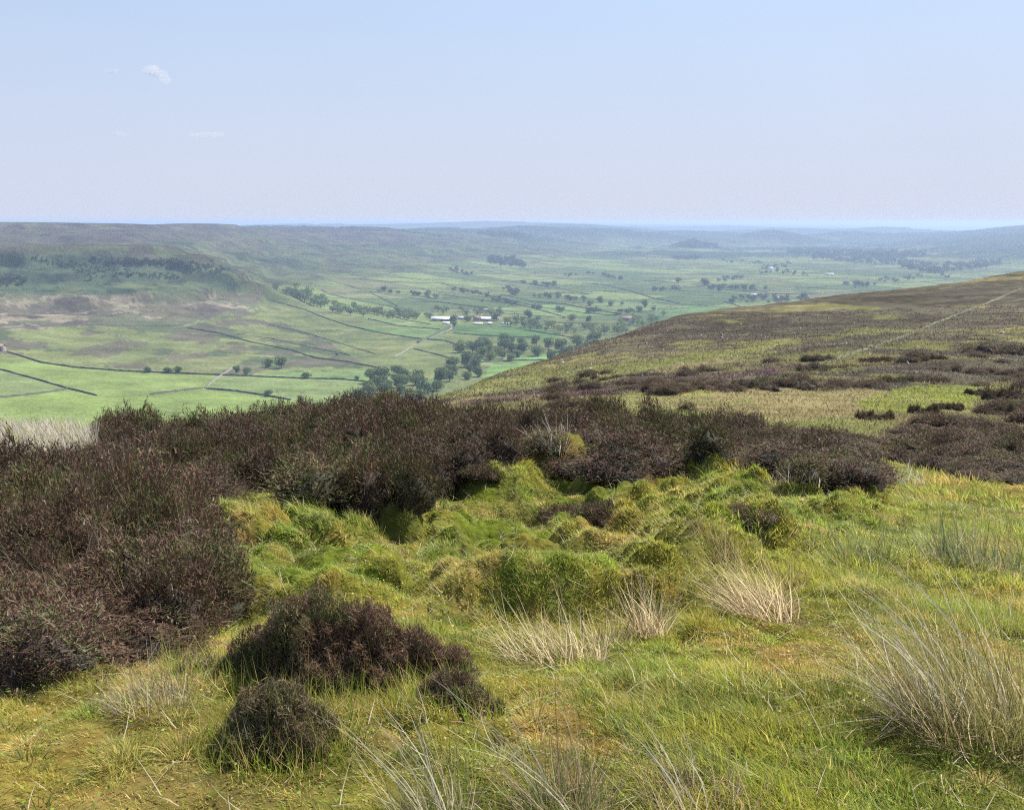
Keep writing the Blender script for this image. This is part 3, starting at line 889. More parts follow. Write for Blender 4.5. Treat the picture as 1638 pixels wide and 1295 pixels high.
so = Soup()                              # broken heather over the near moor
a = R_(1) * rng.uniform(2, 31, 5000); r = np.exp(rng.uniform(math.log(20), math.log(105), 5000))
x, y = np.sin(a) * r, np.cos(a) * r
hm_ = fbm(x / 6.5, y / 6.5, 3, 301) * .6 + fbm(x / 2.2, y / 2.2, 2, 303) * .4
px, py = project(x, y, height(x, y))
k = (hm_ > .565) & ~((px < 1180) & (py > 690)) & ~inpoly(px, py, [(980, 634), (1200, 630), (1420, 624), (1560, 612), (1590, 655), (1420, 690), (1250, 690), (1150, 672)])
x, y, r = x[k][:270], y[k][:270], r[k][:270]; z = height(x, y)
for i in range(len(x)):
    v, l, s_, c = medium[i % len(medium)]
    q_ = slice(None)
    sz = rng.uniform(.5, 1.3) * (1 + r[i] / 110); hz = rng.uniform(.25, .6) * (1 + r[i] / 160)
    so.add(v * (sz, sz * .8, hz) + (x[i], y[i], z[i] - .03), l, s_, c * rng.uniform(.75, 1.1))
link('heather', so.mesh('heather'), M_HEATH, kind='stuff', label='broken low heather clumps dotted through the rough grass of the near moor')


def ground_pt(px, py, rmin=1.5, rmax=60):
    return hit(px, py, rmin, rmax)


def single_bush(px, py, wpx, hpx, n, label, seed, tint=(.62, .22, .06, .10), sl=.026, sw=.0036, group=None, name='heather_bush', lump=.3, rmin=1.5, rmax=60, shape=None):
    p = ground_pt(px, py, rmin, rmax)
    r = math.hypot(p[0], p[1])
    rad = wpx / F_PX * math.sqrt(r * r + p[2] ** 2) / 2
    hh = hpx / F_PX * r * 1.02
    g = np.random.default_rng(seed + 7)
    lobes = [(g.uniform(-.15, .15), .1, .72, 1.0)]
    for k in range(6):
        a_ = k / 6 * 6.28 + g.uniform(-.4, .4); q_ = g.uniform(.42, .58)
        lobes.append((math.cos(a_) * q_, math.sin(a_) * q_ * .8, g.uniform(.40, .54), g.uniform(.5, .84)))
    if shape:
        lobes = list(shape)
    for k in range(9):
        a_ = g.uniform(0, 6.28); q_ = g.uniform(.3, 1.1)
        lobes.append((math.cos(a_) * q_, math.sin(a_) * q_ * .8, g.uniform(.14, .26), g.uniform(.25, .55) + .45 * (1 - q_)))
    v, l, s, c = bush(seed, n, rad, hh, sl, sw, tint, lump=lump + .12, lobes=lobes)
    d = np.array(p) / r
    o = link(name, new_mesh(name, v, l, s, c * (1.3 if r < 9 else 1)), M_HEATH, label=label, category='heather')
    o.location = (p[0] + d[0] * rad * .6, p[1] + d[1] * rad * .6, float(height(p[0] + d[0] * rad * .6, p[1] + d[1] * rad * .6)) - .05)
    FRINGE.append((o.location.x, o.location.y, rad))
    if group:
        o['group'] = group
    return o


FRINGE = []
G_B = 'heather bushes standing alone in the grass'
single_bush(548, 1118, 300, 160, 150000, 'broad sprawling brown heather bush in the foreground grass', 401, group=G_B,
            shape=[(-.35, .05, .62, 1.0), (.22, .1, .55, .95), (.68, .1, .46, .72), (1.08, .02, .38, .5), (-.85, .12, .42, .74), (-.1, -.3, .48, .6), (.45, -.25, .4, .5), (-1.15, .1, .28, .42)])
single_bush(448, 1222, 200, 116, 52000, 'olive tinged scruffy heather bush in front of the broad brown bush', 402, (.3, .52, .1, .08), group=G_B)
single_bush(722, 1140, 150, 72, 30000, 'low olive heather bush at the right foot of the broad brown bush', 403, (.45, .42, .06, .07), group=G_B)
single_bush(320, 1085, 95, 60, 2500, 'thin straggly heather clump between the left swathe and the broad bush', 404, (.4, .3, .25, .05), group=G_B)
G_H = 'small dark heather bushes in the hollow'
for i, (px, py, w_, h_, lab) in enumerate([
        (905, 822, 90, 18, 'dark small heather bush on the far rim of the hollow'),
        (968, 838, 105, 20, 'dark heather bush right of centre in the hollow, the widest of them'),
        (1195, 835, 95, 18, 'dark heather bush on the hump right of the hollow'),
        (780, 772, 85, 18, 'dark heather bush at the head of the hollow under the bank')]):
    single_bush(px, py, w_, h_, 4500, lab, 420 + i, (.45, .4, .1, .05), .06, .009, G_H)
n = 9000
x, y = scatter(n, 3.5, 11, 31); z = height(x, y); px, py = project(x, y, z)
k = inpoly(px, py, heather_polys[0]); k &= rng.random(len(x)) < .12
x, y, z = x[k], y[k], z[k]; n = len(x)
D = np.stack([rng.normal(-.2, .25, n), rng.normal(0, .25, n), np.ones(n)], 1); D /= np.linalg.norm(D, axis=1, keepdims=True)
so = Soup()
so.add(*strips(np.stack([x, y, z], 1), D, rng.uniform(.3, .52, n), np.full(n, .004), rng.normal(0, .12, (n, 3)), rng.uniform(0, 3, n),
     np.array((.5, .44, .3)) * rng.uniform(.6, 1.2, n)[:, None], 3))
for bx, by, br in FRINGE[:4]:                 # grass grown up round the feet of the bushes
    n = int(1500 * br / .35)
    an = rng.uniform(0, 6.28, n); q_ = br * rng.uniform(.72, 1.25, n)
    fx, fy = bx + np.cos(an) * q_ * 1.05, by + np.sin(an) * q_
    D = np.stack([rng.normal(-.1, .4, n), rng.normal(0, .4, n), np.ones(n)], 1); D /= np.linalg.norm(D, axis=1, keepdims=True)
    fc = np.where((rng.random(n) < .45)[:, None], PAL['green'], np.where((rng.random(n) < .5)[:, None], PAL['straw'], PAL['yellow'])) * rng.uniform(.6, 1.2, n)[:, None]
    so.add(*strips(np.stack([fx, fy, height(fx, fy) - .01], 1), D, rng.uniform(.04, .15, n), np.full(n, .0034), rng.normal(0, .3, (n, 3)), rng.uniform(0, 3, n), fc, 2))
link('grass_stems', so.mesh('grass_stems'), M_GRASS, kind='stuff', label='thin pale grass stems poking through the near heather')
G_M = 'dark heather bushes scattered over the near moor slope'
for i, (px, py, w_, h_, lab) in enumerate([
        (1235, 626, 175, 22, 'long low dark heather patch on the straw coloured moor'),
        (1150, 622, 60, 12, 'small dark heather tuft at the left end of the long patch'),
        (1458, 612, 100, 12, 'flat dark heather streak above the bright green turf'),
        (1395, 672, 60, 22, 'round dark heather bush alone on the moor slope below the green turf'),
        (1478, 662, 42, 18, 'rounded heather bush right of the lone round bush'),
        (1515, 656, 50, 16, 'low heather bush at the lower edge of the green turf'),
        (1615, 640, 75, 34, 'big dark heather bush at the right frame edge on the slope'),
        (1628, 665, 60, 24, 'dark heather bush just below the big one at the right edge'),
        (1602, 568, 120, 26, 'broad dark heather patch high on the right of the slope'),
        (1410, 580, 70, 12, 'thin dark heather streak halfway up the slope'),
        (1480, 577, 60, 12, 'dark heather streak right of the thin one halfway up'),
        (1192, 672, 26, 12, 'tiny dark heather bush just above the heather bank'),
        (1560, 632, 30, 12, 'small dark heather bush left of the big edge bush'),
        (1330, 592, 120, 12, 'long faint heather streak below the pale moor path')]):
    p = ground_pt(px, py, 24, 500)
    if p is None:
        continue
    r = math.hypot(p[0], p[1])
    g_ = np.random.default_rng(460 + i)
    sh_ = [(q_, g_.uniform(-.12, .12), g_.uniform(.16, .34), g_.uniform(.45, 1.0)) for q_ in np.linspace(-.85, .85, 5 + (w_ > 60) * 3) + g_.uniform(-.1, .1, 5 + (w_ > 60) * 3)]
    single_bush(px, py, w_, h_ * .85, 7000, lab, 450 + i, (.6, .28, .04, .08), .06 + .0012 * r, .008 + .0003 * r, G_M, lump=.5, rmin=24, rmax=500, shape=sh_)

# ------------------------------------------------------------------ rush tufts
M_RUSH = veg_mat('rush_stems', .5, .6, .06, .2, 4.0)


def rush(px, py, wpx, hpx, n, label, live=.3, seed=0, lean=(0.0, 0.0), wid=.0036, spread=.5, pale=(.72, .59, .37), greenc=(.15, .165, .05), long_stems=0, base=None):
    g = np.random.default_rng(seed)
    p = ground_pt(px, py)
    r = math.hypot(p[0], p[1]); dist = math.sqrt(r * r + p[2] ** 2)
    rad = wpx / F_PX * dist / 2; h = hpx / F_PX * dist
    q = np.sqrt(g.random(n)); an = g.uniform(0, 6.28, n)
    P = np.stack([np.cos(an) * q * rad * spread, np.sin(an) * q * rad * spread, np.full(n, -.03)], 1)
    P[:, 2] += height(P[:, 0] + p[0], P[:, 1] + p[1]) - p[2]
    D = np.stack([np.cos(an) * q * .45 + lean[0] + g.normal(0, .22, n), np.sin(an) * q * .45 + lean[1] + g.normal(0, .22, n), np.ones(n)], 1)
    D /= np.linalg.norm(D, axis=1, keepdims=True)
    L = h * g.uniform(.45, 1.12, n)
    lv = g.random(n) < live
    col = np.where(lv[:, None], np.array(greenc), np.array(pale)) * g.uniform(.6, 1.3, n)[:, None]
    br = (~lv) & (g.random(n) < .3)
    col[br] = np.array((.27, .18, .11)) * g.uniform(.7, 1.2, br.sum())[:, None]
    so = Soup()
    bk = g.random(n) < .16               # broken and flattened stems
    D[bk] += g.normal(0, .7, (bk.sum(), 3)) * (1, 1, .25); D /= np.linalg.norm(D, axis=1, keepdims=True)
    BV = g.normal(0, .26, (n, 3)) + np.array((lean[0], lean[1], -.1)) * .4
    BV[bk] += g.normal(0, .5, (bk.sum(), 3)) - (0, 0, .5)
    so.add(*strips(P, D, L, wid * g.uniform(.7, 1.3, n), BV, g.uniform(0, 3.14, n), col, 4,
                   np.where(lv[:, None], col * .8 + .2 * np.array(pale), col * 1.15), .7))
    m = int(n * .35)                     # short litter round the foot
    an = g.uniform(0, 6.28, m); q = g.random(m) ** .5
    P2 = np.stack([np.cos(an) * q * rad * spread * 1.2, np.sin(an) * q * rad * spread * 1.2, np.full(m, 0.0)], 1)
    P2[:, 2] = height(P2[:, 0] + p[0], P2[:, 1] + p[1]) - p[2]
    D2 = np.stack([np.cos(an) * .9 + g.normal(0, .5, m), np.sin(an) * .9 + g.normal(0, .5, m), g.uniform(.15, .7, m)], 1)
    D2 /= np.linalg.norm(D2, axis=1, keepdims=True)
    so.add(*strips(P2, D2, h * g.uniform(.2, .5, m), wid * g.uniform(.8, 1.4, m), g.normal(0, .15, (m, 3)), g.uniform(0, 3.14, m), np.array((.40, .31, .2)) * g.uniform(.5, 1.2, m)[:, None], 2))
    if long_stems:
        k = long_stems
        an = g.uniform(0, 6.28, k)
        P3 = np.stack([np.cos(an) * rad * .3, np.sin(an) * rad * .3, np.zeros(k)], 1)
        D3 = np.stack([g.uniform(-.55, -.1, k), g.normal(0, .2, k), np.ones(k)], 1)
        D3 /= np.linalg.norm(D3, axis=1, keepdims=True)
        so.add(*strips(P3, D3, h * g.uniform(1.1, 1.7, k), np.full(k, wid * 1.5), np.stack([g.uniform(-.5, -.15, k), 0 * an, g.uniform(-.25, 0, k)], 1), np.full(k, 0.2),
                       np.array((.86, .78, .58)) * g.uniform(.8, 1.1, k)[:, None], 5))
    o = link('rush_tuft', so.mesh('rush_tuft'), M_RUSH, label=label, category='rush tuft', group='rush tufts in the moor grass')
    o.location = p
    return o


rush(1222, 985, 165, 104, 460, 'largest bleached dead rush tuft leaning left, right of the hollow', .03, 501, (-.55, .1), .0042, .62)
rush(1262, 950, 60, 45, 160, 'brown matted rush stump on the right shoulder of the largest dead tuft', .05, 502, (-.1, .1), .005, .8, (.22, .15, .11))
rush(895, 1048, 190, 100, 330, 'broad bleached rush tuft on the front rim of the hollow', .06, 503, (-.38, .05), .0038, .75)
rush(1040, 1018, 80, 100, 260, 'slim bleached rush tuft right of the broad one on the rim', .1, 504, (-.12, .05), .0038, .6)
rush(975, 1030, 70, 66, 140, 'short pale rush tuft between the two on the front rim', .15, 505, (-.1, .05), .0036, .7)
rush(1575, 1165, 290, 212, 850, 'biggest green brown rush tuft at the right edge of the foreground', .78, 506, (-.2, .05), .0036, .72, (.58, .47, .28), (.21, .205, .06), 12)
rush(1500, 1150, 130, 150, 260, 'bent grey rush stems at the left foot of the biggest tuft', .2, 507, (-.5, .0), .0036, .6, (.5, .47, .4), long_stems=8)
rush(905, 1300, 180, 150, 400, 'upright green brown rush tuft at the bottom centre', .55, 508, (-.15, .05), .0032, .7, (.42, .34, .22), (.15, .18, .05), 5)
rush(700, 1318, 150, 150, 260, 'thin rush tuft with long white bowed stems at the bottom', .5, 509, (-.3, .0), .003, .7, (.5, .42, .28), (.16, .2, .05), 9)
rush(1120, 1310, 190, 120, 280, 'straw coloured rush tuft at the bottom, right of the upright one', .3, 510, (-.2, .0), .003, .8, (.46, .38, .25), long_stems=6)
rush(240, 1120, 150, 70, 380, 'pale wispy grass tuft at the foot of the left heather', .2, 511, (-.25, .0), .003, .8, (.46, .4, .27))
rush(1560, 905, 160, 85, 420, 'grey green rush tuft behind the biggest one near the right edge', .75, 512, (-.1, .0), .0055, .8, (.4, .38, .25), (.15, .18, .07))
rush(1385, 905, 110, 70, 240, 'soft green rush tuft right of the largest dead tuft', .8, 513, (-.1, .0), .005, .8, (.4, .38, .25), (.15, .19, .06))
rush(1150, 890, 90, 62, 240, 'yellow brown rush tuft above the largest dead one', .45, 514, (-.2, .0), .005, .8, (.36, .28, .13), (.2, .2, .06))
rush(560, 700, 40, 30, 60, 'thin dead rush tuft standing in the heather bank', .0, 515, (-.1, .0), .008, .8)
rush(885, 712, 60, 42, 120, 'grey dead rush tuft in the gap of the heather bank', .0, 516, (-.2, .0), .010, .9, (.52, .48, .44))
rush(1280, 768, 110, 36, 120, 'pale dead rush tuft at the foot of the brink heather', .0, 517, (-.2, .0), .009, .9, (.52, .48, .42))
rush(1430, 770, 110, 40, 160, 'grey rush tuft between the two right hand heather stands', .3, 518, (-.3, .0), .011, .9, (.42, .4, .34), (.2, .22, .12))
rush(1560, 735, 90, 24, 110, 'whitish dead rush tuft among the heather at the right', .0, 519, (-.2, .0), .013, .9, (.5, .47, .44))

# ------------------------------------------------------------------ trees
M_LEAF = veg_mat('tree_leaves', .42, .6, .2, .35, .25)
M_BARK = plain_mat('bark', (.09, .07, .05), .3, 2.0)


def crown_mesh(seed, n, tall=1.0, conic=False):
    """Leaf clumps through several overlapping lobes; unit size: width 1, foot of the crown at .18."""
    g = np.random.default_rng(seed)
    k = 11
    lob = []
    for i in range(k):
        a = g.uniform(0, 6.28); rr_ = .30 * math.sqrt(g.random())
        h = g.uniform(.30, .82) * tall
        sz = g.uniform(.16, .27) * (1.15 - .4 * abs(h / tall - .5))
        if conic:
            h = (.15 + .8 * i / k) * tall; rr_ *= .3; sz = .26 * (1.12 - i / k)
        lob.append((math.cos(a) * rr_, math.sin(a) * rr_, h, sz))
    lob = np.array(lob)
    w_ = lob[:, 3] ** 2
    pk = g.choice(k, n, p=w_ / w_.sum())
    d = g.normal(0, 1, (n, 3)); d /= np.linalg.norm(d, axis=1, keepdims=True)
    rad = lob[pk, 3] * (.55 + .5 * g.random(n) ** .5)
    P = lob[pk, :3] + d * rad[:, None] * np.array((1, 1, .85))
    s = g.uniform(.025, .06, n) * (1.2 if n < 500 else 1.0)
    nrm = d + g.normal(0, .55, (n, 3)); nrm /= np.linalg.norm(nrm, axis=1, keepdims=True)
    t1 = np.cross(nrm, g.normal(0, 1, (n, 3))); t1 /= np.linalg.norm(t1, axis=1, keepdims=True)
    t2 = np.cross(nrm, t1)
    V = np.stack([P - t1 * s[:, None], P + t2 * s[:, None] * .8, P + t1 * s[:, None], P - t2 * s[:, None] * .7], 1).reshape(-1, 3)
    base = np.array((.078, .122, .043)); lt = np.array((.15, .205, .065))
    cl = g.random(k)[pk][:, None]
    col = (base * (1 - cl) + lt * cl) * g.uniform(.7, 1.3, n)[:, None] * np.array([(1, 1, 1), (1.4, 1.3, .9), (.8, .9, .9), (1.15, 1.1, 1.1), (1.6, 1.45, 1)][seed % 5])
    me = new_mesh('crown', V, np.arange(4 * n), np.arange(n) * 4, np.repeat(col, 4, 0))
    me.materials.append(M_LEAF)
    return me


def trunk_mesh(seed, tall=1.0):
    g = np.random.default_rng(seed)
    so = Soup()
    segs = [((0, 0, -.05), (0.01, 0, .42 * tall), .035, .02)]
    for i in range(4):
        a = i * 1.6 + g.uniform(-.4, .4)
        segs.append(((0.01, 0, g.uniform(.22, .4) * tall), (math.cos(a) * .25, math.sin(a) * .25, g.uniform(.5, .7) * tall), .016, .006))
    for a_, b_, r0, r1 in segs:
        a_, b_ = np.array(a_), np.array(b_)
        ax = (b_ - a_) / np.linalg.norm(b_ - a_)
        u = np.cross(ax, (0.3, .9, .1)); u /= np.linalg.norm(u); v = np.cross(ax, u)
        th = np.arange(6) / 6 * 2 * math.pi
        c0 = a_ + r0 * (np.cos(th)[:, None] * u + np.sin(th)[:, None] * v)
        c1 = b_ + r1 * (np.cos(th)[:, None] * u + np.sin(th)[:, None] * v)
        f = []
        for i in range(6):
            f += [i, (i + 1) % 6, 6 + (i + 1) % 6, 6 + i]
        so.add(np.concatenate([c0, c1]), f, np.arange(6) * 4, np.array((.09, .07, .05)))
    me = so.mesh('trunk'); me.materials.append(M_BARK)
    return me


crowns = [crown_mesh(600 + i, 1100, (.85, 1.0, .92, 1.1, .8)[i]) for i in range(5)]
crowns_far = [crown_mesh(620 + i, 260, (.8, .95, .88, 1.05)[i]) for i in range(4)]
conifers = [crown_mesh(640 + i, 420, 1.7, True) for i in range(2)]
trunks = [trunk_mesh(660 + i) for i in range(2)]


def tree(px, py, wpx, label, group=None, name='tree', far=False, kind=None, width=None):
    p = hit(px, py, 640)
    if p is None:
        return None
    dist = math.sqrt(p[0] ** 2 + p[1] ** 2)
    w_ = width or wpx / F_PX * dist
    sc = (w_ * random.uniform(.95, 1.15), w_ * random.uniform(.95, 1.15), w_ * random.uniform(.8, 1.1))
    rz = random.uniform(0, 6.28)
    props = dict(label=label, category='tree')
    if group:
        props['group'] = group
    e = empty(name, (p[0], p[1], p[2] - .02 * w_), rz, **props); e.scale = sc
    for nm, me_ in (('crown', random.choice(kind or (crowns_far if far else crowns))), ('trunk', random.choice(trunks))):
        o = bpy.data.objects.new(nm, me_); COL.objects.link(o); o.parent = e
        if nm == 'crown':
            o.location = (0, 0, -.06)
    return e


for px, py, w_, lab in [
        (428, 587, 19, 'round tree at the left of a pair on the slope above the hedged field'),
        (450, 589, 21, 'broader tree at the right of the pair above the hedged field'),
        (428, 634, 16, 'lone round tree on the wall of the bright near field'),
        (490, 605, 17, 'low round tree on the wall at the top of the pale field'),
        (571, 607, 9, 'small bush like tree at the right end of the pale field wall'),
        (539, 568, 7, 'tiny lone thorn tree on the rough hillside'),
        (378, 597, 14, 'tree at the left of two by the pale stone wall end'),
        (395, 599, 15, 'tree at the right of two by the pale stone wall end'),
        (236, 596, 12, 'small round tree on the dark field wall at the left'),
        (268, 597, 14, 'tree at the left of a touching pair on the dark field wall'),
        (284, 597, 14, 'tree at the right of a touching pair on the dark field wall'),
        (944, 545, 16, 'dark round tree standing out above the moor edge by the small field'),
        (725, 516, 15, 'dark tree hiding the right gable of the white barn'),
        (727, 523, 10, 'smaller dark tree at the bend of the farm track'),
        (748, 514, 16, 'dense dark tree between the barn and the farmhouse'),
        (795, 513, 15, 'tall tree at the right of the farmhouse'),
        (943, 516, 12, 'lone round tree in a field right of the farm'),
        (915, 512, 15, 'spreading tree in a field, second right of the farm'),
        (1031, 491, 14, 'cone shaped dark tree in the middle of a far field'),
        (944, 489, 13, 'dark tree at the left of a field group beyond the farm'),
        (961, 484, 13, 'tree in the middle of a field group beyond the farm'),
        (977, 489, 12, 'tree at the right of a field group beyond the farm'),
        (995, 487, 7, 'tiny tree right of the field group beyond the farm'),
        (1085, 452, 11, 'lone dark tree in the open pasture below the far hill'),
        (1127, 457, 17, 'big dark tree at the left end of the dark tree strip'),
        (146, 448, 9, 'dark pointed tree alone on the craggy hillside'),
        (338, 418, 6, 'tiny lone tree on the pale hillside near the crest'),
        (860, 512, 9, 'small round tree above the wood right of the farm'),
        (845, 508, 15, 'round tree standing over the tree belt right of the farm'),
        (552, 638, 11, 'small tree at the left foot of the riverside wood'),
        (567, 634, 15, 'bushy tree at the left of the riverside wood'),
        (480, 640, 12, 'bush like tree just showing over the heather by the near field')]:
    tree(px, py, w_, lab, kind=conifers if 'pointed' in lab else None)


def fill(poly, n, wpx, label, group, far=False, minsep=.55, kind=None, name='tree'):
    xs_ = [p[0] for p in poly]; ys_ = [p[1] for p in poly]
    done, tries = [], 0
    while len(done) < n and tries < 6000:
        tries += 1
        x_, y_ = random.uniform(min(xs_), max(xs_)), random.uniform(min(ys_), max(ys_))
        if not inpoly(np.array([x_]), np.array([y_]), poly)[0]:
            continue
        w_ = wpx * random.uniform(.75, 1.3)
        if any((a - x_) ** 2 + ((b - y_) * 2.2) ** 2 < (minsep * wpx) ** 2 for a, b in done):
            continue
        if tree(x_, y_, w_, label, group, name, far, kind) is not None:
            done.append((x_, y_))
    return len(done)


nt_ = 0
nt_ += fill([(592, 612), (630, 592), (660, 598), (700, 603), (735, 588), (752, 575), (772, 585), (768, 608), (745, 618), (690, 634), (640, 645), (560, 648), (572, 630)], 32, 23,
            'leafy tree in the riverside wood at the foot of the moor', 'trees of the riverside wood')
nt_ += fill([(730, 560), (760, 552), (830, 548), (870, 552), (965, 552), (940, 566), (880, 577), (800, 580), (740, 575)], 30, 20,
            'leafy tree in the wood below the farm', 'trees of the wood below the farm')
nt_ += fill([(420, 452), (470, 461), (520, 484), (560, 495), (640, 501), (700, 506), (700, 512), (620, 510), (550, 505), (500, 490), (455, 469)], 72, 14,
            'dark tree in the belt running down the side valley to the barn', 'trees of the side valley belt', True, .3)
nt_ += fill([(792, 514), (850, 514), (905, 524), (960, 526), (1010, 522), (1000, 534), (950, 537), (880, 532), (800, 522)], 42, 14,
            'tree in the belt along the fields right of the farm', 'trees of the field belt right of the farm', True, .3)
nt_ += fill([(690, 497), (740, 497), (800, 500), (810, 508), (735, 508), (690, 503)], 11, 14, 'dark tree behind the farm buildings', 'trees behind the farm', True)
nt_ += fill([(985, 517), (1040, 506), (1075, 502), (1060, 512), (1010, 530), (985, 535)], 14, 13, 'tree in the wood running along under the moor edge', 'trees under the moor edge', True)
print('wood trees', nt_)

# far woods that read as one mass each, and the hedgerow trees too small and many to part


def clump(so, poly, n, wid):
    xs_ = [p[0] for p in poly]; ys_ = [p[1] for p in poly]
    k = 0; tr_ = 0
    while k < n and tr_ < 20000:
        tr_ += 1
        x_, y_ = random.uniform(min(xs_), max(xs_)), random.uniform(min(ys_), max(ys_))
        if not inpoly(np.array([x_]), np.array([y_]), poly)[0]:
            continue
        p = hit(x_, y_, 640)
        if p is None:
            continue
        k += 1
        me_ = random.choice(crowns_far)
        v = np.empty(len(me_.vertices) * 3, np.float32); me_.vertices.foreach_get('co', v)
        v = v.reshape(-1, 3) * (wid * random.uniform(.7, 1.35)) + np.array(p) - (0, 0, .15 * wid)
        nf = len(v) // 4
        so.add(v, np.arange(4 * nf), np.arange(nf) * 4, np.array((.042, .064, .032)) * random.uniform(.75, 1.25))


def wood(poly, n, wid, label, name='wood'):
    so = Soup(); clump(so, poly, n, wid)
    if so.v:
        link(name, so.mesh(name), M_LEAF, kind='stuff', label=label)


so = Soup()
for poly, n in (([(716, 430), (730, 430), (758, 440), (752, 443), (718, 434)], 16), ([(796, 458), (815, 460), (832, 470), (820, 474), (800, 464)], 14),
                ([(832, 450), (890, 455), (890, 459), (834, 455)], 16), ([(962, 440), (1002, 446), (998, 450), (966, 444)], 14),
                ([(610, 464), (680, 470), (700, 478), (640, 472), (600, 468)], 18), ([(850, 472), (935, 478), (940, 484), (852, 478)], 18),
                ([(1145, 448), (1190, 444), (1190, 448), (1150, 452)], 10), ([(845, 492), (900, 496), (960, 500), (958, 503), (850, 497)], 16),
                ([(1040, 462), (1090, 462), (1090, 466), (1045, 466)], 8), ([(1160, 478), (1230, 476), (1300, 476), (1290, 484), (1170, 486)], 36),
                ([(1130, 460), (1210, 459), (1235, 461), (1232, 465), (1135, 466)], 36), ([(700, 462), (760, 468), (800, 478), (760, 474)], 12),
                ([(1210, 430), (1290, 436), (1300, 442), (1215, 438)], 26), ([(1345, 452), (1400, 456), (1395, 462), (1350, 458)], 18),
                ([(1220, 425), (1270, 420), (1260, 430), (1222, 432)], 18), ([(1400, 446), (1520, 440), (1520, 446), (1400, 454)], 18),
                ([(1150, 415), (1230, 420), (1230, 424), (1150, 420)], 16), ([(770, 480), (830, 486), (830, 490), (770, 484)], 10),
                ([(985, 500), (1050, 494), (1050, 498), (985, 505)], 10), ([(900, 440), (950, 436), (950, 440), (900, 444)], 8)):
    clump(so, poly, n, 11.5)
link('hedgerow_trees', so.mesh('hedgerow_trees'), M_LEAF, kind='stuff', label='small distant trees in hedgerows and clumps across the valley')
wood([(758, 374), (800, 369), (850, 378), (848, 382), (770, 377)], 120, 20, 'dark plantation on the far skyline')
wood([(778, 414), (822, 412), (842, 424), (838, 428), (784, 424)], 110, 16, 'dark plantation block on the middle of the far hillside')
wood([(1082, 391), (1110, 387), (1148, 394), (1146, 398), (1090, 396)], 70, 22, 'dark wood capping a distant knoll')
wood([(1075, 410), (1120, 412), (1120, 416), (1080, 416)], 50, 16, 'thin dark wood along the end of the far hill')
wood([(1300, 415), (1420, 425), (1500, 440), (1600, 425), (1600, 418), (1480, 425), (1400, 405), (1320, 400)], 330, 17, 'scattered far woods in the hazy valley bottom')
wood([(1230, 402), (1300, 398), (1380, 402), (1480, 405), (1480, 412), (1300, 410)], 300, 20, 'hazy far woods beyond the valley')
wood([(130, 414), (255, 415), (330, 422), (372, 432), (350, 437), (250, 426), (150, 421)], 260, 5.0, 'dark scrub under the craggy edge at the left', 'scrub')
wood([(20, 403), (110, 418), (200, 430), (300, 440), (280, 447), (150, 442), (60, 420)], 170, 4.2, 'scattered thorn scrub across the left hillside', 'scrub')
wood([(-40, 446), (44, 444), (42, 458), (-40, 460)], 90, 5.0, 'dark block of scrub at the left edge of the hillside', 'scrub')

# ------------------------------------------------------------------ field walls
M_WALL = plain_mat('dry_stone', (.075, .078, .062), .45, .5, .9)
M_WALL_LIT = plain_mat('sunlit_dry_stone', (.17, .165, .14), .3, .5, .9)  # same dry stone, with sunlight put into its colour for one wall


def ribbon_pts(pix, step=6.0):
    pts = []
    for (x0, y0), (x1, y1) in zip(pix[:-1], pix[1:]):
        k = max(1, int(math.hypot(x1 - x0, y1 - y0) / step))
        for i in range(k):
            pts.append((x0 + (x1 - x0) * i / k, y0 + (y1 - y0) * i / k))
    pts.append(pix[-1])
    out = [hit(a, b, 640) for a, b in pts]
    out = [p for p in out if p]
    q = [out[0]]
    for p in out[1:]:
        if abs(math.log(math.hypot(p[0], p[1]) / math.hypot(q[-1][0], q[-1][1]))) < .12:
            q.append(p)
    # resample by true length so the wall follows the ground
    res = []
    for a, b in zip(q[:-1], q[1:]):
        d = math.hypot(b[0] - a[0], b[1] - a[1]); k = max(1, int(d / 12))
        for i in range(k):
            res.append((a[0] + (b[0] - a[0]) * i / k, a[1] + (b[1] - a[1]) * i / k))
    res.append(q[-1][:2])
    res = np.array(res)
    return np.column_stack([res, height(res[:, 0], res[:, 1])])


def field_wall(pix, label, h=1.7, thick=.9, mat=None, name='field_wall', cat='field wall'):
    P = ribbon_pts(pix)
    if len(P) < 2:
        return
    n = len(P)
    tg = np.gradient(P[:, :2], axis=0); tg /= np.linalg.norm(tg, axis=1, keepdims=True) + 1e-9
    nr = np.stack([-tg[:, 1], tg[:, 0]], 1)
    hh = h * rng.uniform(.75, 1.25, n)
    o0 = P.mean(0)
    V = np.empty((n, 4, 3))
    for k, (s, top) in enumerate(((-.5, 0), (-.32, 1), (.32, 1), (.5, 0))):
        V[:, k, :2] = P[:, :2] + nr * thick * s
        V[:, k, 2] = np.where(top, P[:, 2] + hh, P[:, 2] - 1.0)
    id_ = np.arange(n * 4).reshape(n, 4)
    f = []
    for k in range(3):
        f.append(np.stack([id_[:-1, k], id_[1:, k], id_[1:, k + 1], id_[:-1, k + 1]], -1))
    q_ = np.concatenate(f).reshape(-1, 4)
    lo = np.concatenate([q_.ravel(), id_[0], id_[-1][::-1]])
    st = np.concatenate([np.arange(len(q_)) * 4, [len(q_) * 4, len(q_) * 4 + 4]])
    o = link(name, new_mesh(name, V.reshape(-1, 3) - o0, lo, st, np.full((n * 4, 3), .2)), mat or M_WALL, label=label, category=cat, group='walls and hedges between the fields', kind='thing')
    o.location = o0


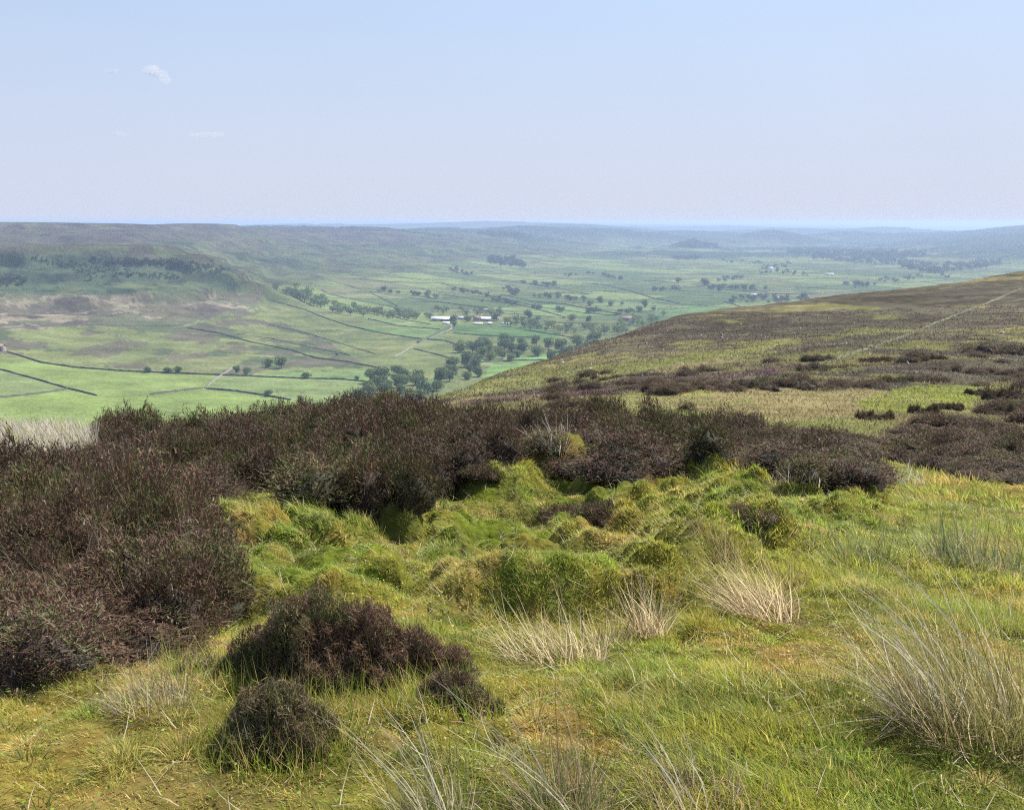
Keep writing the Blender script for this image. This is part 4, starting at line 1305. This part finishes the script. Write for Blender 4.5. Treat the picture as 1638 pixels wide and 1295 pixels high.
W_ = [
    ([(-60, 529), (0, 527), (50, 523), (140, 520), (215, 522), (290, 521), (312, 513), (332, 504), (365, 502), (408, 492)], 'long dark wall dividing the brown moor band from the green slope below', 1.8),
    ([(12, 563), (35, 570), (65, 580), (120, 588), (200, 594), (270, 597), (345, 600), (400, 602)], 'dark wall along the top of the brightest near field', 2.2),
    ([(0, 591), (55, 606), (110, 622), (155, 633)], 'dark wall slanting down between the two leftmost near fields', 2.0),
    ([(-40, 640), (0, 636), (60, 630), (108, 623)], 'dark wall along the bottom of the leftmost field', 2.0),
    ([(240, 631), (280, 626), (325, 621)], 'short wall showing over the heather under the brightest field', 2.0),
    ([(330, 622), (380, 626), (430, 634), (465, 640)], 'wall with the lone round tree, above the lowest bright field', 2.0),
    ([(400, 602), (470, 605), (550, 607), (600, 612)], 'wall along the top of the pale field left of the wood', 2.0),
    ([(300, 525), (350, 533), (400, 547), (465, 560), (505, 573), (557, 579), (607, 589)], 'long wall running down the rough slope to the riverside wood', 2.0),
    ([(426, 479), (487, 495), (518, 508), (557, 521), (600, 531), (662, 541), (710, 545), (741, 554)], 'longest wall crossing the pasture from the side valley to the lower wood', 2.0),
    ([(589, 510), (636, 521), (704, 527)], 'wall under the light field left of the barn', 1.8),
    ([(725, 533), (778, 537), (850, 540)], 'wall along the bottom of the darker field under the farm', 1.8),
    ([(529, 471), (568, 467), (594, 469), (636, 490)], 'wall round the pale field beyond the side valley trees', 1.9),
    ([(636, 484), (662, 483), (704, 483), (754, 490), (780, 492)], 'wall above the brown tinged field behind the barn', 1.9),
    ([(704, 453), (767, 469), (820, 482)], 'wall slanting across the middle pastures behind the farmhouse', 2.2),
    ([(662, 558), (710, 570), (736, 579)], 'wall from the track down to the riverside wood', 1.9),
    ([(767, 580), (820, 577), (870, 576)], 'wall above the small bright field at the moor foot', 1.9),
    ([(800, 449), (839, 453), (880, 460)], 'short far wall on the pasture under the plantation block', 2.4),
    ([(800, 471), (852, 482), (905, 487), (947, 495), (994, 503)], 'wall running down to the red roofed farm', 2.2),
    ([(800, 483), (847, 491), (905, 508)], 'wall between the two pale strips right of the farm', 2.0),
    ([(931, 453), (963, 455), (1010, 466), (1041, 476), (1089, 486)], 'wall curving over the big far pasture', 2.4),
    ([(1026, 470), (1049, 463), (1089, 463)], 'short wall branching off to the right on the far pasture', 2.4),
    ([(942, 471), (963, 457)], 'short straight wall climbing between two far pastures', 2.4),
    ([(1052, 495), (1091, 486), (1128, 483), (1167, 478)], 'wall above the green field beside the moor edge', 2.3),
    ([(839, 528), (892, 536), (942, 545)], 'wall across the field above the lower wood', 1.9),
    ([(889, 516), (957, 519)], 'straight wall in front of the trees right of the farm', 1.9),
    ([(1157, 482), (1183, 490)], 'shortest far wall by the hamlet', 2.2),
    ([(575, 447), (640, 452), (704, 453)], 'faint wall under the far hillside pasture', 2.2),
    ([(756, 497), (830, 503), (905, 509)], 'thin wall under the pale strip right of the farm', 1.5),
    ([(700, 470), (740, 476), (800, 484)], 'thin wall between two pastures straight above the farm', 1.6),
    ([(640, 471), (668, 474), (700, 478)], 'short thin wall left of the pastures above the farm', 1.6),
    ([(860, 455), (905, 463), (942, 471)], 'thin wall dropping to the right below a clump of trees', 1.7),
    ([(880, 468), (912, 469), (940, 471)], 'short level wall joining the thin wall below the clump', 1.7),
    ([(1100, 471), (1160, 464), (1228, 467)], 'far thin wall below the dark strip of trees', 1.8),
    ([(1000, 452), (1030, 449), (1078, 452)], 'far thin wall running to the lone dark tree in the pasture', 1.8),
    ([(430, 520), (480, 530), (540, 548), (600, 566)], 'faint wall across the rough slope, upper of two', 1.2),
    ([(380, 535), (430, 541), (500, 556), (560, 568)], 'faint wall across the rough slope, lower of two', 1.2),
    ([(605, 500), (650, 512), (690, 519)], 'thin wall through the light field left of the barn', 1.4),
    ([(475, 470), (520, 478), (560, 490)], 'thin wall just above the side valley trees', 1.5),
    ([(820, 482), (870, 492), (930, 500), (985, 505)], 'long thin wall between the pale strips and the field trees', 1.6),
    ([(1230, 470), (1300, 471), (1380, 466)], 'far faint wall beyond the hamlet', 1.8),
    ([(770, 566), (830, 560), (900, 553)], 'thin wall along the lower edge of the wood below the farm', 1.4),
]
for pix, lab, h in W_:
    field_wall(pix, lab, h * .66, .75)
field_wall([(328, 621), (345, 607), (372, 589)], 'pale sunlit stone wall climbing from the field corner', 1.5, 1.3, M_WALL_LIT)


def sheet(pix, width, name, mat, label, rmin=640, lift=.05, sub=12):
    pts = []
    for (x0, y0), (x1, y1) in zip(pix[:-1], pix[1:]):
        for i in range(12):
            t_ = i / 12
            p = hit(x0 + (x1 - x0) * t_, y0 + (y1 - y0) * t_, rmin)
            if p:
                pts.append(p)
    P = np.array(pts)
    tg = np.gradient(P[:, :2], axis=0); tg /= np.linalg.norm(tg, axis=1, keepdims=True) + 1e-9
    nr = np.stack([-tg[:, 1], tg[:, 0]], 1)
    V = []
    for s in (-.5, -.17, .17, .5):
        xy = P[:, :2] + nr * width * s * rng.uniform(.5, 1.5, (len(P), 1))
        V.append(np.column_stack([xy, height(xy[:, 0], xy[:, 1]) + lift]))
    V = np.stack(V, 1); n = len(P)
    id_ = np.arange(n * 4).reshape(n, 4)
    q_ = np.concatenate([np.stack([id_[:-1, k], id_[:-1, k + 1], id_[1:, k + 1], id_[1:, k]], -1) for k in range(3)]).reshape(-1, 4)
    return link(name, new_mesh(name, V.reshape(-1, 3), q_.ravel(), np.arange(len(q_)) * 4, np.full((n * 4, 3), .3), True), mat, kind='structure', label=label)


M_TRACK = plain_mat('track', (.19, .19, .125), .2, .3, .95)
sheet([(631, 571), (668, 550), (702, 534), (721, 527), (723, 519)], 3.4, 'track', M_TRACK, 'pale farm track climbing to the white barn', lift=.35)
M_PATH = plain_mat('path_turf', (.11, .112, .058), .4, .5, .95)
sheet([(1285, 589), (1330, 577), (1370, 562), (1412, 549), (1455, 534), (1500, 515), (1545, 497), (1590, 480), (1638, 459)], .9, 'path', M_PATH, 'pale grassy path slanting up the moor', rmin=40, lift=.02)
field_wall([(668, 549), (702, 533), (719, 523)], 'dark overgrown hedge beside the farm track', 3.2, 3.0, plain_mat('hedge_leaves', (.05, .075, .035), .4, .5), 'hedge', 'hedge')

# ------------------------------------------------------------------ buildings
M_STONE = plain_mat('stone_walling', (.30, .25, .20), .25, .8)
M_RED = plain_mat('pantiles', (.24, .15, .125), .2, .6)
M_WHITE = plain_mat('pale_sheet_roof', (.86, .86, .88), .06, .3, .35, spec=.6)
M_GREY = plain_mat('grey_sheet_roof', (.36, .42, .47), .12, .3, .5)
M_DARK = plain_mat('dark_opening', (.03, .028, .026), .2, 1.0)
M_CREAMROOF = plain_mat('weathered_sheet_roof', (.42, .40, .34), .15, .4)
M_CREAM = plain_mat('limewash', (.75, .71, .62), .1, .5)


def building(name, px, py, length, depth, wall_h, roof_h, rz, label, wall, roof, cat, chimneys=0, doors=1, windows=0, rmin=640):
    p = hit(px, py, rmin)
    if p is None:
        print('no ground', label); return
    e = empty(name, (p[0], p[1], p[2]), rz, label=label, category=cat)
    L2, D2 = length / 2, depth / 2
    # wall with gables
    v = []
    for x in (-L2, L2):
        v += [(x, -D2, -3), (x, D2, -3), (x, D2, wall_h), (x, 0, wall_h + roof_h), (x, -D2, wall_h)]
    f = [[0, 1, 2, 3, 4], [9, 8, 7, 6, 5], [0, 4, 9, 5], [1, 6, 7, 2]]
    lo = [i for q_ in f for i in q_]; st = [0, 5, 10, 14]
    link('wall', new_mesh('wall', np.array(v, float), lo, st, np.full((10, 3), .3)), wall, e)
    # roof: two thick pitches with an overhang
    o_, th = .45, .22
    sl = roof_h / D2
    s = Soup()
    for sg in (-1, 1):
        a = [(-L2 - o_, 0, wall_h + roof_h + .03), (L2 + o_, 0, wall_h + roof_h + .03),
             (L2 + o_, sg * (D2 + o_), wall_h - sl * o_ + .03), (-L2 - o_, sg * (D2 + o_), wall_h - sl * o_ + .03)]
        vv = np.array(a + [(x, y, z + th) for x, y, z in a])
        s.add(vv, [0, 1, 2, 3, 7, 6, 5, 4, 0, 4, 5, 1, 1, 5, 6, 2, 2, 6, 7, 3, 3, 7, 4, 0], np.arange(6) * 4, np.array((.3, .3, .3)))
    ro = link('roof', s.mesh('roof'), roof, e)
    for k in range(chimneys):
        c = Soup(); c.box((-L2 + .7) if k == 0 else (L2 - .7), 0, wall_h + roof_h + .5, .8, .9, 1.9, (.3, .25, .2))
        c.box((-L2 + .7) if k == 0 else (L2 - .7), 0, wall_h + roof_h + 1.55, .95, 1.05, .16, (.3, .25, .2))
        link('chimney', c.mesh('chimney'), M_STONE, ro)
    for k in range(doors):
        c = Soup(); w_ = min(4.0, length * .14) if cat == 'barn' else 1.1
        h_ = min(wall_h * .8, 3.6) if cat == 'barn' else 2.0
        c.box(-L2 + length * (k + .5) / doors, -D2 - .03, h_ / 2, w_, .1, h_, (.05, .05, .05))
        link('door', c.mesh('door'), M_DARK, e)
    for k in range(windows):
        c = Soup(); c.box(-L2 + length * (k + .5) / windows + .9, -D2 - .03, wall_h * .68, 1.0, .08, 1.2, (.05, .05, .05))
        link('window', c.mesh('window'), M_DARK, e)
    return e


building('barn', 706, 513, 31, 13, 3.4, 3.2, .05, 'long white roofed barn at the left of the valley farm', M_STONE, M_WHITE, 'barn', doors=3)
building('barn', 714, 518, 9, 6, 2.0, 1.4, .0, 'small pale shed in front of the long white barn', M_CREAM, M_WHITE, 'barn')
building('barn', 738, 511, 12, 9, 3.0, 2.2, .1, 'blue grey roofed barn between two dark trees', M_STONE, M_GREY, 'barn')
building('farmhouse', 763, 513, 11, 8, 5.0, 2.8, .15, 'red roofed stone farmhouse left of the white topped shed', M_STONE, M_RED, 'farmhouse', 2, 1, 4)
building('barn', 774, 513, 20, 10, 3.6, 2.4, .08, 'white topped shed in the middle of the farmyard', M_RED, M_WHITE, 'barn', doors=2)
building('barn', 765, 519, 13, 5, 1.6, 1.4, .1, 'low cream roofed shed in front of the farmhouse', M_STONE, M_CREAM, 'barn')
building('barn', 784, 519, 7, 5, 2.0, 1.4, -.4, 'small white shed at the right front of the farmyard', M_STONE, M_WHITE, 'barn')
building('barn', 793, 511, 10, 8, 3.0, 2.2, .3, 'grey roofed shed under the tall tree at the right of the farmyard', M_STONE, M_GREY, 'barn')
building('barn', 809, 518, 12, 5, 1.4, 1.0, .05, 'very low pale shed standing apart right of the farm', M_CREAM, M_WHITE, 'barn')
building('barn', 779, 497, 8, 5, 2.0, 1.2, .0, 'tiny white shed in the field above the farm', M_CREAM, M_WHITE, 'barn')
building('farmhouse', 1004, 513, 22, 9, 4.0, 3.0, .1, 'long red roofed farm at the foot of the moor edge', M_STONE, M_RED, 'farmhouse', 2, 2, 4)
building('barn', 1013, 515, 8, 6, 2.4, 1.6, -.3, 'small white gabled shed at the right end of the red roofed farm', M_CREAM, M_WHITE, 'barn')
building('cottage', -3, 560, 14, 8, 4.0, 2.6, -.2, 'pink roofed cottage cut by the left frame edge above the field', M_STONE, M_RED, 'cottage', 1, 1, 3)
for px, py, rz, lab in ((1205, 476, .1, 'pale cottage at the left of the far hamlet'), (1222, 476, -.2, 'white cottage in the middle of the far hamlet'),
                        (1246, 481, .3, 'cream cottage at the right of the far hamlet')):
    building('cottage', px, py, 15, 9, 4.5, 3.0, rz, lab, M_CREAM, M_GREY, 'cottage', 1, 1, 3)
building('cottage', 1232, 432, 16, 10, 6.5, 3.0, .2, 'tall white house alone among the far trees', M_CREAM, M_GREY, 'cottage', 1, 1, 3)
building('barn', 1326, 440, 26, 10, 3.2, 2.4, .05, 'long cream barn far off in the hazy valley', M_CREAM, M_CREAMROOF, 'barn', doors=2)

# ------------------------------------------------------------------ pale stones on the moor
M_ROCK = plain_mat('gritstone', (.50, .47, .42), .25, 6.0, .9)
for i, (px, py, w_, lab) in enumerate(((1602, 533, 9, 'whitish boulder on the upper moor slope at the right'), (944, 590, 6, 'pale boulder on the moor edge above the green band'),
                                       (900, 580, 6, 'pale boulder lower down on the moor edge'))):
    p = ground_pt(px, py, 30, 600)
    if p is None:
        continue
    r = math.hypot(p[0], p[1]); sz = w_ / F_PX * r
    g = np.random.default_rng(900 + i)
    nu, nv = 12, 7
    U, V_ = np.meshgrid(np.linspace(0, 2 * math.pi, nu, endpoint=False), np.linspace(-.5, 1, nv))
    S = np.sqrt(np.clip(1 - V_ ** 2, 0, 1)) * (1 + .25 * g.normal(0, 1, U.shape))
    P = np.stack([np.cos(U) * S * sz * .5, np.sin(U) * S * sz * .4, V_ * sz * .35], -1)
    id_ = np.arange(nu * nv).reshape(nv, nu)
    qd = np.stack([id_[:-1], np.roll(id_[:-1], -1, 1), np.roll(id_[1:], -1, 1), id_[1:]], -1).reshape(-1, 4)
    o = link('boulder', new_mesh('boulder', P.reshape(-1, 3), qd.ravel(), np.arange(len(qd)) * 4, np.full((nu * nv, 3), .4)), M_ROCK, label=lab, category='boulder')
    o.location = p

# ------------------------------------------------------------------ clouds, haze, sky, sun
M_CLOUD, nt, out = base_mat('cloud')
pv = N(nt, 'ShaderNodeVolumePrincipled')
pv.inputs['Color'].default_value = (1, .98, .97, 1); pv.inputs['Density'].default_value = .0032; pv.inputs['Anisotropy'].default_value = .3
nt.links.new(pv.outputs[0], out.inputs['Volume'])
for i, (px, py, wpx, hpx, tilt, lab) in enumerate(((250, 116, 38, 16, -.35, 'brightest small arched cloud in the upper left sky'), (330, 215, 58, 9, 0, 'long thin low cloud, the widest of the four'),
                                                   (190, 214, 24, 8, -.1, 'faint small cloud left of the long thin one'), (178, 114, 22, 8, 0, 'faintest wisp of cloud left of the arched one'))):
    d = np.array(ray(px, py)); d = d / np.linalg.norm(d)
    dist = 11000.0
    c = d * dist
    w_ = wpx / F_PX * dist; h_ = hpx / F_PX * dist
    bm_ = Soup()
    g = np.random.default_rng(950 + i)
    k = 9
    nu, nv = 14, 9
    for j in range(k):
        t_ = (j + .5) / k - .5
        sz = h_ * .5 * (1 - 1.3 * t_ * t_) * g.uniform(.7, 1.15)
        ox, oz = t_ * w_ * .85, (math.tan(tilt) * t_ * w_ - (abs(t_) ** 2) * h_ * 1.2 * (1 if i == 0 else .2)) + g.uniform(-.12, .12) * h_
        U, V_ = np.meshgrid(np.linspace(0, 2 * math.pi, nu, endpoint=False), np.linspace(-1, 1, nv))
        S = np.sqrt(np.clip(1 - V_ ** 2, 0, 1))
        rr_ = 1 + .12 * g.normal(0, 1, U.shape)
        P = np.stack([np.cos(U) * S * rr_ * max(sz * 1.2, w_ / k * .8) + ox, np.sin(U) * S * rr_ * sz * 1.6 + g.uniform(-.3, .3) * h_, V_ * sz * rr_ + oz], -1)
        id_ = np.arange(nu * nv).reshape(nv, nu)
        qd = np.stack([id_[:-1], np.roll(id_[:-1], -1, 1), np.roll(id_[1:], -1, 1), id_[1:]], -1).reshape(-1, 4)
        bm_.add(P.reshape(-1, 3), qd.ravel(), np.arange(len(qd)) * 4, np.array((1., 1, 1)))
    o = link('cloud', bm_.mesh('cloud'), M_CLOUD, label=lab, category='cloud', group='small clouds in the left sky', kind='thing')
    o.location = c; o.rotation_euler = (0, 0, -math.atan2(d[0], d[1]))

M_HAZE, nt, out = base_mat('haze')
pv = N(nt, 'ShaderNodeVolumePrincipled')
pv.inputs['Color'].default_value = (.54, .70, .96, 1); pv.inputs['Density'].default_value = 1.2e-4; pv.inputs['Anisotropy'].default_value = .2
nt.links.new(pv.outputs[0], out.inputs['Volume'])
s = Soup()
top, bot, half = float(Z.max()) + 1.0, float(Z.min()) - 1.0, 61000.0
s.box(0, 0, (top + bot) / 2, 2 * half, 2 * half, top - bot, (1, 1, 1))
link('haze', s.mesh('haze'), M_HAZE, kind='stuff', label='thin blue summer haze filling the valley')
print('haze top', top, 'bottom', bot)

SUN_EL, SUN_AZ = R_(52), R_(52)          # azimuth clockwise from the view direction
sd = np.array((math.sin(SUN_AZ) * math.cos(SUN_EL), math.cos(SUN_AZ) * math.cos(SUN_EL), math.sin(SUN_EL)))
L_ = bpy.data.lights.new('sun', 'SUN'); L_.energy = 5.0; L_.angle = R_(.55); L_.color = (1.0, .945, .85)
lo_ = bpy.data.objects.new('sun', L_); COL.objects.link(lo_)
from mathutils import Vector
lo_.rotation_euler = Vector(tuple(sd)).to_track_quat('Z', 'Y').to_euler()
lo_.location = (0, 0, 50)
wd = bpy.data.worlds.new('World'); SC.world = wd; wd.use_nodes = True
nt = wd.node_tree
bg = nt.nodes['Background']
sk = nt.nodes.new('ShaderNodeTexSky'); sk.sky_type = 'NISHITA'; sk.sun_disc = False
sk.sun_elevation = SUN_EL; sk.sun_rotation = SUN_AZ; sk.altitude = 300; sk.air_density = 1.0; sk.dust_density = 1.6; sk.ozone_density = 1.6
tc = N(nt, 'ShaderNodeTexCoord'); sx = N(nt, 'ShaderNodeSeparateXYZ')
nt.links.new(tc.outputs['Generated'], sx.inputs[0])
mr = N(nt, 'ShaderNodeMapRange', interpolation_type='SMOOTHERSTEP')
mr.inputs[1].default_value = -.10; mr.inputs[2].default_value = .75; mr.inputs[3].default_value = .99; mr.inputs[4].default_value = .0
nt.links.new(sx.outputs['Z'], mr.inputs[0])
vz = noise(nt, 2.2, 4, .5, tc.outputs['Generated'])          # thin high veil, slightly uneven
ad = N(nt, 'ShaderNodeMath', operation='MULTIPLY_ADD'); ad.inputs[1].default_value = .14; ad.inputs[2].default_value = -.07
nt.links.new(vz.outputs['Fac'], ad.inputs[0])
sm = N(nt, 'ShaderNodeMath', operation='ADD', use_clamp=True)
nt.links.new(mr.outputs[0], sm.inputs[0]); nt.links.new(ad.outputs[0], sm.inputs[1])
mx = N(nt, 'ShaderNodeMix', data_type='RGBA')
mv = N(nt, 'ShaderNodeMix', data_type='RGBA')
m2 = N(nt, 'ShaderNodeMapRange'); m2.inputs[1].default_value = 0.0; m2.inputs[2].default_value = .20
nt.links.new(sx.outputs['Z'], m2.inputs[0]); nt.links.new(m2.outputs[0], mv.inputs[0])
mv.inputs[6].default_value = (3.2, 3.4, 4.15, 1); mv.inputs[7].default_value = (2.4, 2.98, 4.05, 1)
nt.links.new(mv.outputs[2], mx.inputs[7])
nt.links.new(sm.outputs[0], mx.inputs[0]); nt.links.new(sk.outputs[0], mx.inputs[6])
nt.links.new(mx.outputs[2], bg.inputs['Color']); bg.inputs['Strength'].default_value = .12

# ------------------------------------------------------------------ render settings
SC.view_settings.view_transform = 'Standard'; SC.view_settings.look = 'None'; SC.view_settings.exposure = .8; SC.view_settings.gamma = 1
SC.view_settings.use_curve_mapping = False
cy = SC.cycles
cy.use_denoising = False; cy.filter_width = 1.15
cy.max_bounces = 5; cy.diffuse_bounces = 2; cy.glossy_bounces = 1; cy.transmission_bounces = 3; cy.volume_bounces = 0; cy.transparent_max_bounces = 6
cy.caustics_reflective = False; cy.caustics_refractive = False
